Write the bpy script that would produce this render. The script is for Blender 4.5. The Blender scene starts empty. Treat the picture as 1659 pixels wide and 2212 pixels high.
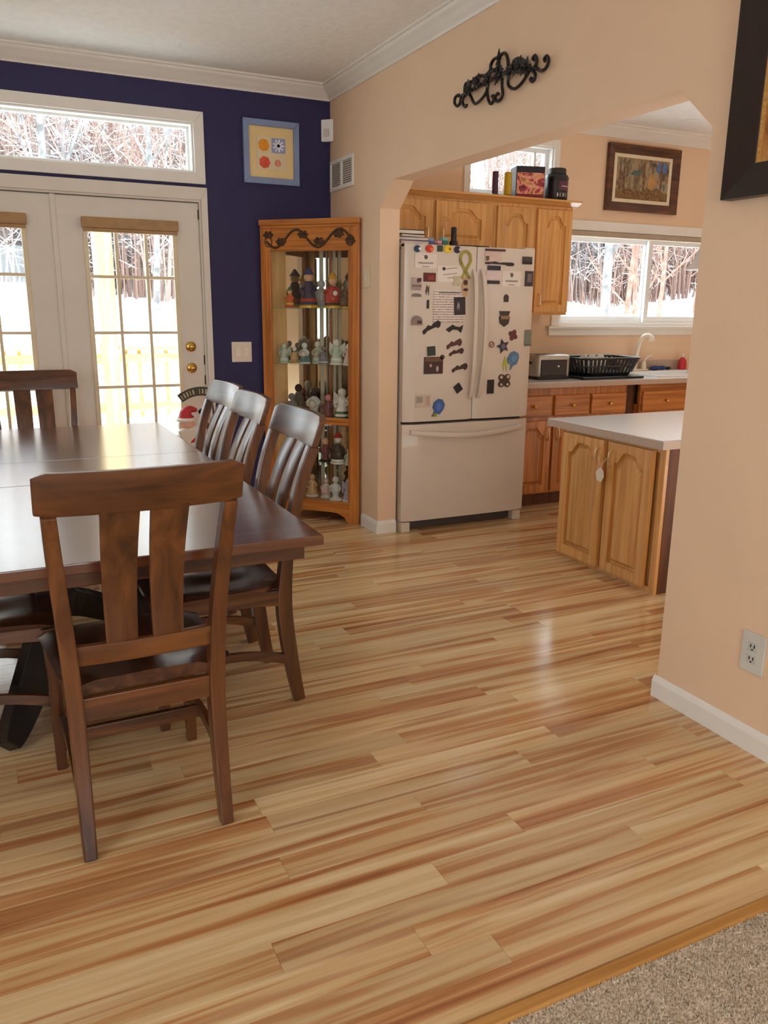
import bpy, bmesh, math, random
from mathutils import Vector, Matrix

PI = math.pi
sc = bpy.context.scene
C = sc.collection
random.seed(7)

# ------------------------------------------------------------------ camera
YAW, PITCH, ROLL, FPX = -0.4481, -0.2460, 0.0104, 1744.56
cam_d = bpy.data.cameras.new('camera')
cam = bpy.data.objects.new('camera', cam_d)
C.objects.link(cam)
_f = Vector((-math.sin(YAW) * math.cos(PITCH), math.cos(YAW) * math.cos(PITCH), math.sin(PITCH)))
_r = Vector((math.cos(YAW), math.sin(YAW), 0))
_u = _r.cross(_f)
_R = _r * math.cos(ROLL) + _u * math.sin(ROLL)
_U = -_r * math.sin(ROLL) + _u * math.cos(ROLL)
M = Matrix((_R, _U, -_f)).transposed().to_4x4()
M.translation = Vector((-2.1546, -5.3603, 1.4145))
cam.matrix_world = M
cam_d.sensor_fit = 'VERTICAL'
cam_d.sensor_height = 36.0
cam_d.lens = FPX / 2212 * 36.0
cam_d.clip_start = 0.02
cam_d.clip_end = 300
sc.camera = cam

# ------------------------------------------------------------------ sky and exposure
world = bpy.data.worlds.new('overcast_sky')
sc.world = world
world.use_nodes = True
bg = world.node_tree.nodes['Background']
bg.inputs['Color'].default_value = (0.87, 0.945, 1.0, 1)
bg.inputs['Strength'].default_value = 3.3
vs = sc.view_settings
vs.view_transform = 'Standard'
vs.look = 'None'
vs.gamma = 1.0
vs.use_curve_mapping = False
vs.exposure = 1.14
cy = sc.cycles
cy.use_denoising = True
cy.max_bounces = 12
cy.diffuse_bounces = 7
cy.glossy_bounces = 4
cy.transmission_bounces = 6
cy.transparent_max_bounces = 16
cy.sample_clamp_indirect = 8.0


def portal(name, loc, rot, sx, sy):
    d = bpy.data.lights.new(name, 'AREA')
    d.shape = 'RECTANGLE'
    d.size = sx
    d.size_y = sy
    d.cycles.is_portal = True
    o = bpy.data.objects.new(name, d)
    o.location = loc
    o.rotation_euler = rot
    C.objects.link(o)


# portals only guide sky sampling through the openings (-Z of the light points into the room)
portal('sky_portal', (-1.74, 0.20, 1.05), (-PI / 2, 0, 0), 1.7, 2.1)
portal('sky_portal', (-1.74, 0.20, 2.36), (-PI / 2, 0, 0), 1.7, 0.34)
portal('sky_portal', (2.85, 0.20, 1.66), (-PI / 2, 0, 0), 1.9, 0.8)
portal('sky_portal', (1.43, 0.20, 2.42), (-PI / 2, 0, 0), 0.8, 0.42)
portal('sky_portal', (-2.3, -8.70, 1.6), (PI / 2, 0, 0), 2.2, 1.4)
portal('sky_portal', (-4.72, -5.9, 1.6), (0, -PI / 2, 0), 1.4, 1.8)

# ------------------------------------------------------------------ materials
MATS = {}


def nodes_of(name):
    m = bpy.data.materials.new(name)
    m.use_nodes = True
    nt = m.node_tree
    return m, nt, nt.nodes['Principled BSDF']


def lin(c):
    return tuple((v / 255 / 12.92) if v / 255 <= 0.04045 else ((v / 255 + 0.055) / 1.055) ** 2.4 for v in c)


def paint(name, col, rough=0.5, var=0.05, scale=8.0, bump=0.0, bscale=60.0, metal=0.0, spec=0.5, coat=0.0):
    """plain painted / plastic / metal surface: colour with faint noise variation and fine relief"""
    if name in MATS:
        return MATS[name]
    m, nt, b = nodes_of(name)
    col = lin(col)
    L = nt.links
    tc = nt.nodes.new('ShaderNodeTexCoord')
    n = nt.nodes.new('ShaderNodeTexNoise')
    n.inputs['Scale'].default_value = scale
    n.inputs['Detail'].default_value = 3
    L.new(tc.outputs['Object'], n.inputs['Vector'])
    r = nt.nodes.new('ShaderNodeValToRGB')
    r.color_ramp.elements[0].position = 0.3
    r.color_ramp.elements[1].position = 0.7
    r.color_ramp.elements[0].color = tuple(max(0, c * (1 - var)) for c in col) + (1,)
    r.color_ramp.elements[1].color = tuple(min(1, c * (1 + var)) for c in col) + (1,)
    L.new(n.outputs['Fac'], r.inputs['Fac'])
    L.new(r.outputs['Color'], b.inputs['Base Color'])
    b.inputs['Roughness'].default_value = rough
    b.inputs['Metallic'].default_value = metal
    b.inputs['Specular IOR Level'].default_value = spec
    b.inputs['Coat Weight'].default_value = coat
    if bump > 0:
        n2 = nt.nodes.new('ShaderNodeTexNoise')
        n2.inputs['Scale'].default_value = bscale
        n2.inputs['Detail'].default_value = 4
        L.new(tc.outputs['Object'], n2.inputs['Vector'])
        bp = nt.nodes.new('ShaderNodeBump')
        bp.inputs['Strength'].default_value = bump
        bp.inputs['Distance'].default_value = 0.004
        L.new(n2.outputs['Fac'], bp.inputs['Height'])
        L.new(bp.outputs['Normal'], b.inputs['Normal'])
    MATS[name] = m
    return m


def wood(name, dark, mid, light, axis='x', rough=0.35, grain=18.0, along=1.2, coat=0.0, world=False, spread=(0.32, 0.5, 0.68)):
    key = name + '_' + axis
    if key in MATS:
        return MATS[key]
    m, nt, b = nodes_of(key)
    L = nt.links
    if world:
        g = nt.nodes.new('ShaderNodeNewGeometry')
        src = g.outputs['Position']
    else:
        tc = nt.nodes.new('ShaderNodeTexCoord')
        src = tc.outputs['Object']
    oi = nt.nodes.new('ShaderNodeObjectInfo')
    mp = nt.nodes.new('ShaderNodeMapping')
    s = [grain, grain, grain]
    s['xyz'.index(axis)] = along
    mp.inputs['Scale'].default_value = s
    off = nt.nodes.new('ShaderNodeVectorMath')
    off.operation = 'SCALE'
    off.inputs[0].default_value = (37.0, 91.0, 53.0)
    L.new(oi.outputs['Random'], off.inputs['Scale'])
    L.new(src, mp.inputs['Vector'])
    L.new(off.outputs['Vector'], mp.inputs['Location'])
    n = nt.nodes.new('ShaderNodeTexNoise')
    n.inputs['Scale'].default_value = 1.0
    n.inputs['Detail'].default_value = 4
    n.inputs['Roughness'].default_value = 0.55
    n.inputs['Distortion'].default_value = 0.6
    L.new(mp.outputs['Vector'], n.inputs['Vector'])
    r = nt.nodes.new('ShaderNodeValToRGB')
    e = r.color_ramp.elements
    e[0].position = spread[0]
    e[0].color = lin(dark) + (1,)
    e[1].position = spread[2]
    e[1].color = lin(light) + (1,)
    k = e.new(spread[1])
    k.color = lin(mid) + (1,)
    L.new(n.outputs['Fac'], r.inputs['Fac'])
    hs = nt.nodes.new('ShaderNodeHueSaturation')
    mr = nt.nodes.new('ShaderNodeMapRange')
    mr.inputs['To Min'].default_value = 0.92
    mr.inputs['To Max'].default_value = 1.08
    L.new(oi.outputs['Random'], mr.inputs['Value'])
    L.new(mr.outputs['Result'], hs.inputs['Value'])
    L.new(r.outputs['Color'], hs.inputs['Color'])
    L.new(hs.outputs['Color'], b.inputs['Base Color'])
    b.inputs['Roughness'].default_value = rough
    b.inputs['Coat Weight'].default_value = coat
    b.inputs['Coat Roughness'].default_value = 0.22
    bp = nt.nodes.new('ShaderNodeBump')
    bp.inputs['Strength'].default_value = 0.06
    bp.inputs['Distance'].default_value = 0.002
    L.new(n.outputs['Fac'], bp.inputs['Height'])
    L.new(bp.outputs['Normal'], b.inputs['Normal'])
    MATS[key] = m
    return m


def floor_wood():
    m, nt, b = nodes_of('laminate_plank')
    L = nt.links
    g = nt.nodes.new('ShaderNodeNewGeometry')
    oi = nt.nodes.new('ShaderNodeObjectInfo')
    off = nt.nodes.new('ShaderNodeVectorMath')
    off.operation = 'SCALE'
    off.inputs[0].default_value = (57.0, 133.0, 71.0)
    L.new(oi.outputs['Random'], off.inputs['Scale'])

    def noise(sx, sy, detail, dist, rough=0.5):
        mp = nt.nodes.new('ShaderNodeMapping')
        mp.inputs['Scale'].default_value = (sx, sy, 1.0)
        L.new(g.outputs['Position'], mp.inputs['Vector'])
        L.new(off.outputs['Vector'], mp.inputs['Location'])
        n = nt.nodes.new('ShaderNodeTexNoise')
        n.inputs['Scale'].default_value = 1.0
        n.inputs['Detail'].default_value = detail
        n.inputs['Distortion'].default_value = dist
        n.inputs['Roughness'].default_value = rough
        L.new(mp.outputs['Vector'], n.inputs['Vector'])
        return n
    n1 = noise(0.75, 20.0, 3.0, 0.5)
    n2 = noise(3.5, 110.0, 3.0, 0.2)
    n3 = noise(0.55, 13.0, 2.0, 0.7)
    r = nt.nodes.new('ShaderNodeValToRGB')
    e = r.color_ramp.elements
    e[0].position = 0.28
    e[0].color = lin((158, 100, 60)) + (1,)
    e[1].position = 0.66
    e[1].color = lin((232, 208, 164)) + (1,)
    for p, c in ((0.36, (186, 132, 86)), (0.43, (200, 152, 102)), (0.47, (213, 178, 130)), (0.56, (222, 191, 144))):
        k = e.new(p)
        k.color = lin(c) + (1,)
    L.new(n1.outputs['Fac'], r.inputs['Fac'])
    # darker heartwood streaks with a crisp edge
    r3 = nt.nodes.new('ShaderNodeValToRGB')
    r3.color_ramp.elements[0].position = 0.36
    r3.color_ramp.elements[0].color = (1, 1, 1, 1)
    r3.color_ramp.elements[1].position = 0.415
    r3.color_ramp.elements[1].color = (0, 0, 0, 1)
    L.new(n3.outputs['Fac'], r3.inputs['Fac'])
    mx = nt.nodes.new('ShaderNodeMixRGB')
    mx.blend_type = 'MIX'
    mf = nt.nodes.new('ShaderNodeMath')
    mf.operation = 'MULTIPLY'
    mf.inputs[1].default_value = 0.7
    L.new(r3.outputs['Color'], mf.inputs[0])
    L.new(mf.outputs[0], mx.inputs['Fac'])
    L.new(r.outputs['Color'], mx.inputs['Color1'])
    mx.inputs['Color2'].default_value = lin((172, 112, 72)) + (1,)
    # fine grain
    mg = nt.nodes.new('ShaderNodeMixRGB')
    mg.blend_type = 'MULTIPLY'
    mg.inputs['Fac'].default_value = 0.35
    rg = nt.nodes.new('ShaderNodeValToRGB')
    rg.color_ramp.elements[0].position = 0.3
    rg.color_ramp.elements[0].color = (0.72, 0.66, 0.6, 1)
    rg.color_ramp.elements[1].position = 0.6
    rg.color_ramp.elements[1].color = (1, 1, 1, 1)
    L.new(n2.outputs['Fac'], rg.inputs['Fac'])
    L.new(mx.outputs['Color'], mg.inputs['Color1'])
    L.new(rg.outputs['Color'], mg.inputs['Color2'])
    hs = nt.nodes.new('ShaderNodeHueSaturation')
    mr = nt.nodes.new('ShaderNodeMapRange')
    mr.inputs['To Min'].default_value = 0.86
    mr.inputs['To Max'].default_value = 1.06
    L.new(oi.outputs['Random'], mr.inputs['Value'])
    L.new(mr.outputs['Result'], hs.inputs['Value'])
    L.new(mg.outputs['Color'], hs.inputs['Color'])
    L.new(hs.outputs['Color'], b.inputs['Base Color'])
    b.inputs['Roughness'].default_value = 0.17
    b.inputs['Specular IOR Level'].default_value = 0.55
    bp = nt.nodes.new('ShaderNodeBump')
    bp.inputs['Strength'].default_value = 0.02
    bp.inputs['Distance'].default_value = 0.002
    L.new(n2.outputs['Fac'], bp.inputs['Height'])
    L.new(bp.outputs['Normal'], b.inputs['Normal'])
    return m


def thin_glass(name='window_glass', tint=(0.97, 0.99, 0.98), refl=0.06):
    if name in MATS:
        return MATS[name]
    m = bpy.data.materials.new(name)
    m.use_nodes = True
    nt = m.node_tree
    nt.nodes.clear()
    out = nt.nodes.new('ShaderNodeOutputMaterial')
    tr = nt.nodes.new('ShaderNodeBsdfTransparent')
    tr.inputs['Color'].default_value = tint + (1,)
    gl = nt.nodes.new('ShaderNodeBsdfGlossy')
    gl.inputs['Roughness'].default_value = 0.02
    mix = nt.nodes.new('ShaderNodeMixShader')
    mix.inputs['Fac'].default_value = refl
    nt.links.new(tr.outputs[0], mix.inputs[1])
    nt.links.new(gl.outputs[0], mix.inputs[2])
    nt.links.new(mix.outputs[0], out.inputs['Surface'])
    MATS[name] = m
    return m


def speckle(name, stops, scale, rough=0.9, detail=4.0, bump=0.0, stretch=(1, 1, 1), dist=0.0):
    """multi-colour noise surface (carpet, laminate, paintings)"""
    if name in MATS:
        return MATS[name]
    m, nt, b = nodes_of(name)
    L = nt.links
    tc = nt.nodes.new('ShaderNodeTexCoord')
    mp = nt.nodes.new('ShaderNodeMapping')
    mp.inputs['Scale'].default_value = stretch
    L.new(tc.outputs['Object'], mp.inputs['Vector'])
    n = nt.nodes.new('ShaderNodeTexNoise')
    n.inputs['Scale'].default_value = scale
    n.inputs['Detail'].default_value = detail
    n.inputs['Distortion'].default_value = dist
    L.new(mp.outputs['Vector'], n.inputs['Vector'])
    r = nt.nodes.new('ShaderNodeValToRGB')
    e = r.color_ramp.elements
    e[0].position = stops[0][0]
    e[0].color = lin(stops[0][1]) + (1,)
    e[1].position = stops[-1][0]
    e[1].color = lin(stops[-1][1]) + (1,)
    for p, c in stops[1:-1]:
        k = e.new(p)
        k.color = lin(c) + (1,)
    L.new(n.outputs['Fac'], r.inputs['Fac'])
    L.new(r.outputs['Color'], b.inputs['Base Color'])
    b.inputs['Roughness'].default_value = rough
    if bump:
        bp = nt.nodes.new('ShaderNodeBump')
        bp.inputs['Strength'].default_value = bump
        bp.inputs['Distance'].default_value = 0.004
        L.new(n.outputs['Fac'], bp.inputs['Height'])
        L.new(bp.outputs['Normal'], b.inputs['Normal'])
    MATS[name] = m
    return m


def print_lines(name, paper, ink, freq, thresh=0.5):
    """rows of small illegible print on paper"""
    if name in MATS:
        return MATS[name]
    m, nt, b = nodes_of(name)
    L = nt.links
    tc = nt.nodes.new('ShaderNodeTexCoord')
    w = nt.nodes.new('ShaderNodeTexWave')
    w.wave_type = 'BANDS'
    w.bands_direction = 'Z'
    w.inputs['Scale'].default_value = freq
    L.new(tc.outputs['Object'], w.inputs['Vector'])
    n = nt.nodes.new('ShaderNodeTexNoise')
    mp = nt.nodes.new('ShaderNodeMapping')
    mp.inputs['Scale'].default_value = (120, 1, 40)
    L.new(tc.outputs['Object'], mp.inputs['Vector'])
    L.new(mp.outputs['Vector'], n.inputs['Vector'])
    n.inputs['Scale'].default_value = 1.0
    mu = nt.nodes.new('ShaderNodeMath')
    mu.operation = 'MULTIPLY'
    L.new(w.outputs['Fac'], mu.inputs[0])
    L.new(n.outputs['Fac'], mu.inputs[1])
    r = nt.nodes.new('ShaderNodeValToRGB')
    r.color_ramp.elements[0].position = thresh * 0.62
    r.color_ramp.elements[0].color = lin(paper) + (1,)
    r.color_ramp.elements[1].position = thresh
    r.color_ramp.elements[1].color = lin(ink) + (1,)
    L.new(mu.outputs[0], r.inputs['Fac'])
    L.new(r.outputs['Color'], b.inputs['Base Color'])
    b.inputs['Roughness'].default_value = 0.6
    MATS[name] = m
    return m


PEACH = paint('peach_wall_paint', (229, 200, 169), 0.75, 0.02, 3, 0.12, 220)
BLUE = paint('navy_wall_paint', (41, 39, 84), 0.7, 0.05, 3, 0.12, 220)
CEIL = paint('ceiling_texture_paint', (243, 244, 243), 0.85, 0.03, 25, 0.9, 45)
WHITE = paint('white_trim_paint', (232, 230, 224), 0.4, 0.02, 6)
DOORW = paint('white_door_paint', (222, 216, 206), 0.45, 0.02, 6)
VINYL = paint('white_vinyl', (238, 240, 240), 0.4, 0.01, 6)
GLASS = thin_glass()
FLOORM = floor_wood()
BROWN = {a: wood('walnut_stain', (58, 30, 13), (89, 50, 22), (115, 71, 34), a, 0.36, 22, 1.6, 0.45) for a in 'xyz'}
BLACKW = paint('black_stained_wood', (20, 17, 18), 0.4, 0.15, 10)
SEATM = wood('seat_stain', (50, 28, 19), (72, 42, 28), (94, 58, 40), 'y', 0.26, 18, 1.5, 0.3)
HONEY = {a: wood('honey_oak', (190, 136, 72), (208, 154, 88), (220, 170, 104), a, 0.35, 42, 1.8, 0.2) for a in 'xyz'}
OAKD = {a: wood('orange_oak', (150, 88, 34), (184, 114, 50), (204, 136, 66), a, 0.33, 34, 1.6, 0.25) for a in 'xyz'}
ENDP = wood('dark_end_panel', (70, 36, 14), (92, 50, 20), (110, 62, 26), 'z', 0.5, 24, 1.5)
BRASS = paint('brass', (214, 176, 92), 0.25, 0.05, 10, metal=1.0)
BRASSP = paint('pale_brass', (232, 208, 160), 0.3, 0.05, 10, metal=0.8)
IRON = paint('black_wrought_iron', (34, 26, 24), 0.45, 0.2, 30, metal=0.3)
FRIDGE = paint('bisque_enamel', (210, 199, 185), 0.35, 0.01, 5, 0.05, 300, coat=0.2)
FRIDGED = paint('dark_gap_rubber', (52, 46, 42), 0.7)
BLACKP = paint('black_plastic', (22, 22, 26), 0.35, 0.1)
COUNTER = speckle('pale_laminate', [(0.35, (222, 218, 216)), (0.5, (228, 225, 223)), (0.65, (234, 232, 230))], 300, 0.16)
COUNTERE = speckle('taupe_laminate_edge', [(0.35, (178, 158, 142)), (0.65, (196, 178, 162))], 300, 0.35)
TAN = paint('tan_shade_fabric', (170, 138, 100), 0.85, 0.1, 20)
SNOW = paint('snow', (246, 248, 250), 0.8, 0.02, 1, 0.3, 6)
CHROME = paint('bright_chrome', (210, 212, 214), 0.15, 0.02, 5, metal=1.0)
MIRROR = paint('mirror_silver', (205, 200, 188), 0.03, 0.01, 5, metal=1.0)
SHELFG = thin_glass('shelf_glass', (0.86, 0.95, 0.90), 0.12)
CABG = thin_glass('cabinet_glass', (0.97, 0.98, 0.97), 0.05)


def col(name, rgb, rough=0.5, metal=0.0):
    return paint('c_' + name, rgb, rough, 0.08, 30, metal=metal)


# ------------------------------------------------------------------ mesh helpers
class MB:
    def __init__(s):
        s.bm = bmesh.new()

    def face(s, pts, mi=0):
        f = s.bm.faces.new([s.bm.verts.new(p) for p in pts])
        f.material_index = mi

    def box(s, x0, x1, y0, y1, z0, z1, mi=0):
        v = [s.bm.verts.new((x, y, z)) for x in (x0, x1) for y in (y0, y1) for z in (z0, z1)]
        for q in ((0, 1, 3, 2), (4, 6, 7, 5), (0, 4, 5, 1), (2, 3, 7, 6), (0, 2, 6, 4), (1, 5, 7, 3)):
            s.bm.faces.new([v[i] for i in q]).material_index = mi
        return s

    def prism(s, pts, axis, a0, a1, mi=0, top=None):
        """polygon pts extruded along axis from a0 to a1; top = other polygon at a1 (frustum)"""
        def P(p, a):
            return {'x': (a, p[0], p[1]), 'y': (p[0], a, p[1]), 'z': (p[0], p[1], a)}[axis]
        A = [s.bm.verts.new(P(p, a0)) for p in pts]
        B = [s.bm.verts.new(P(p, a1)) for p in (top or pts)]
        n = len(pts)
        s.bm.faces.new(A).material_index = mi
        s.bm.faces.new(B[::-1]).material_index = mi
        for i in range(n):
            s.bm.faces.new((A[i], A[(i + 1) % n], B[(i + 1) % n], B[i])).material_index = mi
        return s

    def ring(s, rows, mi=0, caps=True, closed=False):
        V = [[s.bm.verts.new(p) for p in row] for row in rows]
        n = len(V[0])
        m = len(V)
        for i in range(m if closed else m - 1):
            a, b = V[i], V[(i + 1) % m]
            for j in range(n):
                s.bm.faces.new((a[j], a[(j + 1) % n], b[(j + 1) % n], b[j])).material_index = mi
        if caps and not closed:
            s.bm.faces.new(V[0][::-1]).material_index = mi
            s.bm.faces.new(V[-1]).material_index = mi
        return s

    def tube(s, pts, r, n=6, mi=0, closed=False):
        pts = [Vector(p) for p in pts]
        rows = []
        N = len(pts)
        prev = None
        for i, p in enumerate(pts):
            if closed:
                t = pts[(i + 1) % N] - pts[i - 1]
            else:
                t = pts[min(i + 1, N - 1)] - pts[max(i - 1, 0)]
            t.normalize()
            if prev is None:
                a = Vector((0, 0, 1)) if abs(t.z) < 0.9 else Vector((1, 0, 0))
            else:
                a = prev
            x = (a - t * a.dot(t)).normalized()
            prev = x
            y = t.cross(x)
            rr = r[i] if isinstance(r, (list, tuple)) else r
            rows.append([p + (x * math.cos(2 * PI * k / n) + y * math.sin(2 * PI * k / n)) * rr for k in range(n)])
        return s.ring(rows, mi, closed=closed)

    def bar(s, pts, w, d, side=(1, 0, 0), mi=0):
        """rectangular section swept along pts: w along `side`, d across"""
        pts = [Vector(p) for p in pts]
        side = Vector(side)
        rows = []
        N = len(pts)
        for i, p in enumerate(pts):
            t = (pts[min(i + 1, N - 1)] - pts[max(i - 1, 0)]).normalized()
            sx = (side - t * side.dot(t)).normalized()
            o = t.cross(sx)
            ww = (w[i] if isinstance(w, (list, tuple)) else w) / 2
            dd = (d[i] if isinstance(d, (list, tuple)) else d) / 2
            rows.append([p - sx * ww - o * dd, p + sx * ww - o * dd, p + sx * ww + o * dd, p - sx * ww + o * dd])
        return s.ring(rows, mi)

    def lathe(s, prof, n=16, c=(0, 0, 0), mi=0, axis='z'):
        rows = []
        for r, z in prof:
            row = []
            for k in range(n):
                a = 2 * PI * k / n
                q = (r * math.cos(a), r * math.sin(a), z)
                if axis == 'y':
                    q = (q[0], q[2], q[1])
                elif axis == 'x':
                    q = (q[2], q[0], q[1])
                row.append((c[0] + q[0], c[1] + q[1], c[2] + q[2]))
            rows.append(row)
        return s.ring(rows, mi)

    def ball(s, c, rx, ry=None, rz=None, n=12, m=7, mi=0):
        ry = ry or rx
        rz = rz or rx
        rows = []
        for i in range(m + 1):
            t = PI * (i + 0.12) / (m + 0.24)
            rows.append([(c[0] + rx * math.sin(t) * math.cos(2 * PI * k / n), c[1] + ry * math.sin(t) * math.sin(2 * PI * k / n), c[2] - rz * math.cos(t)) for k in range(n)])
        return s.ring(rows, mi)

    def build(s, name, mats, parent=None, loc=(0, 0, 0), rotz=0.0, bevel=0.0, seg=2, smooth=None, kind=None, label=None):
        bm = s.bm
        bmesh.ops.recalc_face_normals(bm, faces=bm.faces[:])
        if bevel > 0:
            es = [e for e in bm.edges if len(e.link_faces) == 2 and e.calc_face_angle(0) > 0.6]
            bmesh.ops.bevel(bm, geom=es, offset=bevel, segments=seg, affect='EDGES', clamp_overlap=True, profile=0.6)
        me = bpy.data.meshes.new(name)
        bm.to_mesh(me)
        bm.free()
        for q in (mats if isinstance(mats, (list, tuple)) else [mats]):
            me.materials.append(q)
        if smooth:
            for p in me.polygons:
                p.use_smooth = True
            me.set_sharp_from_angle(angle=math.radians(smooth))
        o = bpy.data.objects.new(name, me)
        C.objects.link(o)
        if parent:
            o.parent = parent
        o.location = loc
        o.rotation_euler = (0, 0, rotz)
        if kind:
            o['kind'] = kind
        if label:
            o['label'] = label
        return o


def boxo(name, m, x0, x1, y0, y1, z0, z1, parent=None, bevel=0.0, **k):
    return MB().box(x0, x1, y0, y1, z0, z1).build(name, m, parent, bevel=bevel, **k)


def tag(o, label, cat, group=None):
    o['label'] = label
    o['category'] = cat
    if group:
        o['group'] = group
    return o


def thing(name, label, cat, loc=(0, 0, 0), rotz=0.0, group=None):
    o = bpy.data.objects.new(name, None)
    o.empty_display_size = 0.1
    C.objects.link(o)
    o.location = loc
    o.rotation_euler = (0, 0, rotz)
    return tag(o, label, cat, group)


def struct(o, label=None):
    o['kind'] = 'structure'
    if label:
        o['label'] = label
    return o


def sempty(name, loc=(0, 0, 0)):
    o = bpy.data.objects.new(name, None)
    C.objects.link(o)
    o.location = loc
    o['kind'] = 'structure'
    return o


def copy_tree(o, parent=None):
    c = o.copy()
    C.objects.link(c)
    c.parent = parent
    for ch in list(o.children):
        copy_tree(ch, c)
    return c


def smoothpath(pts, sub=4):
    """Catmull-Rom through pts"""
    P = [Vector(p) for p in pts]
    out = []
    for i in range(len(P) - 1):
        p0, p1, p2, p3 = P[max(i - 1, 0)], P[i], P[i + 1], P[min(i + 2, len(P) - 1)]
        for k in range(sub):
            t = k / sub
            out.append(0.5 * ((2 * p1) + (p2 - p0) * t + (2 * p0 - 5 * p1 + 4 * p2 - p3) * t * t + (3 * p1 - p0 - 3 * p2 + p3) * t ** 3))
    out.append(P[-1])
    return out


# ================================================================== ROOM SHELL
H = 2.81
XL, YF, XK = -4.6, -8.6, 4.3
AY0, AY1, AZC, AZT = -0.783, -3.277, 1.992, 2.131     # archway
AK, AL = -0.958, -3.122


def wall_cells(xs, zs, holes, y0, y1, axis='y'):
    mb = MB()
    for i in range(len(xs) - 1):
        for j in range(len(zs) - 1):
            cx, cz = (xs[i] + xs[i + 1]) / 2, (zs[j] + zs[j + 1]) / 2
            if any(h[0] < cx < h[1] and h[2] < cz < h[3] for h in holes):
                continue
            if axis == 'y':
                mb.box(xs[i], xs[i + 1], y0, y1, zs[j], zs[j + 1])
            else:
                mb.box(y0, y1, xs[i], xs[i + 1], zs[j], zs[j + 1])
    bmesh.ops.remove_doubles(mb.bm, verts=mb.bm.verts[:], dist=1e-5)
    # drop the shared faces between cells
    seen = {}
    for f in mb.bm.faces:
        seen.setdefault(frozenset(v.index for v in f.verts), []).append(f)
    mb.bm.verts.index_update()
    seen = {}
    for f in mb.bm.faces:
        seen.setdefault(frozenset(v.index for v in f.verts), []).append(f)
    dead = [f for fs in seen.values() if len(fs) > 1 for f in fs]
    bmesh.ops.delete(mb.bm, geom=dead, context='FACES_ONLY')
    return mb


DX0, DX1, DZ1 = -2.615, -0.877, 2.065      # double door opening
TX0, TX1, TZ0, TZ1 = -2.57, -0.907, 2.222, 2.510   # transom opening
KX0, KX1, KZ0, KZ1 = 1.935, 3.80, 1.300, 2.030     # kitchen window opening
EX0, EX1, EZ0, EZ1 = 1.075, 1.805, 2.235, 2.605     # clerestory opening

struct(wall_cells([XL, DX0, TX0, TX1, DX1, 0.065], [0, DZ1, TZ0, TZ1, H],
                  [(DX0, DX1, 0, DZ1), (TX0, TX1, TZ0, TZ1)], 0, 0.14).build('wall_back', BLUE))
struct(wall_cells([0.065, EX0, EX1, KX0, KX1, XK], [0, KZ0, KZ1, EZ0, EZ1, H],
                  [(KX0, KX1, KZ0, KZ1), (EX0, EX1, EZ0, EZ1)], 0, 0.14).build('wall_back_kitchen', PEACH))

# wall with the archway (solid, faces x=0 and x=0.13)
mb = MB()
WT = 0.13
mb.prism([(0, 0), (AY0, 0), (AY0, AZC), (AK, AZT), (AL, AZT), (AY1, AZC), (AY1, 0), (YF, 0), (YF, H), (0, H)], 'x', 0.0, WT)
struct(mb.build('wall_right', PEACH))
struct(wall_cells([YF, -6.8, -5.0, 0], [0, 0.9, 2.3, H], [(-6.8, -5.0, 0.9, 2.3)], XL - 0.14, XL, 'x').build('wall_left', PEACH))
struct(wall_cells([XL - 0.14, -3.4, -1.2, WT], [0, 0.9, 2.3, H], [(-3.4, -1.2, 0.9, 2.3)], YF - 0.14, YF).build('wall_front', PEACH))
struct(boxo('wall_kitchen_right', PEACH, XK, XK + 0.12, -4.9, 0.14, 0, H))
struct(boxo('wall_kitchen_front', PEACH, WT, XK + 0.12, -5.0, -4.9, 0, H))
struct(boxo('ceiling', CEIL, XL - 0.14, XK + 0.12, YF - 0.14, 0.14, H, H + 0.1))

# floor slab + planks
floor = struct(boxo('floor', FLOORM, XL, XK, -4.225, 0.0, -0.06, -0.0055))
PW = 0.0935


def plank_mesh(L):
    mb = MB()
    b = 0.0007
    x, y = L / 2, PW / 2 - 0.00015
    lo = [(-x, -y, -0.0052), (x, -y, -0.0052), (x, y, -0.0052), (-x, y, -0.0052)]
    mid = [(p[0], p[1], -b) for p in lo]
    top = [(p[0] - math.copysign(b, p[0]), p[1] - math.copysign(b, p[1]), 0) for p in lo]
    mb.ring([lo, mid, top])
    bmesh.ops.recalc_face_normals(mb.bm, faces=mb.bm.faces[:])
    me = bpy.data.meshes.new('plank')
    mb.bm.to_mesh(me)
    mb.bm.free()
    me.materials.append(FLOORM)
    return me


plank_lens = [0.62, 0.86, 1.05, 1.24, 1.4]
plank_mes = [plank_mesh(L) for L in plank_lens]
rng = random.Random(21)
y = -4.223 + PW / 2
cut = {}
while y < -0.02:
    x = -2.95 - rng.uniform(0, 0.9)
    xe = 0.0 if y < AY1 else (0.85 if -2.45 < y < -1.6 else 1.75)
    if y > AY0:
        xe = 1.6
    while x < xe:
        k = rng.choice([1, 2, 2, 3, 3, 4]) if x + 0.62 < xe else 0
        L = plank_lens[k]
        me = plank_mes[k]
        if y < AY1 - 0.05 and x + L > -0.004:      # last plank runs up to the wall
            L = -0.004 - x
            if L < 0.05:
                break
            me = cut.get(round(L, 2)) or plank_mesh(round(L, 2))
            cut[round(L, 2)] = me
            L = round(L, 2)
        o = bpy.data.objects.new('plank', me)
        C.objects.link(o)
        o.parent = floor
        o.location = (x + L / 2, y, 0)
        x += L + 0.0004
    y += PW

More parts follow.
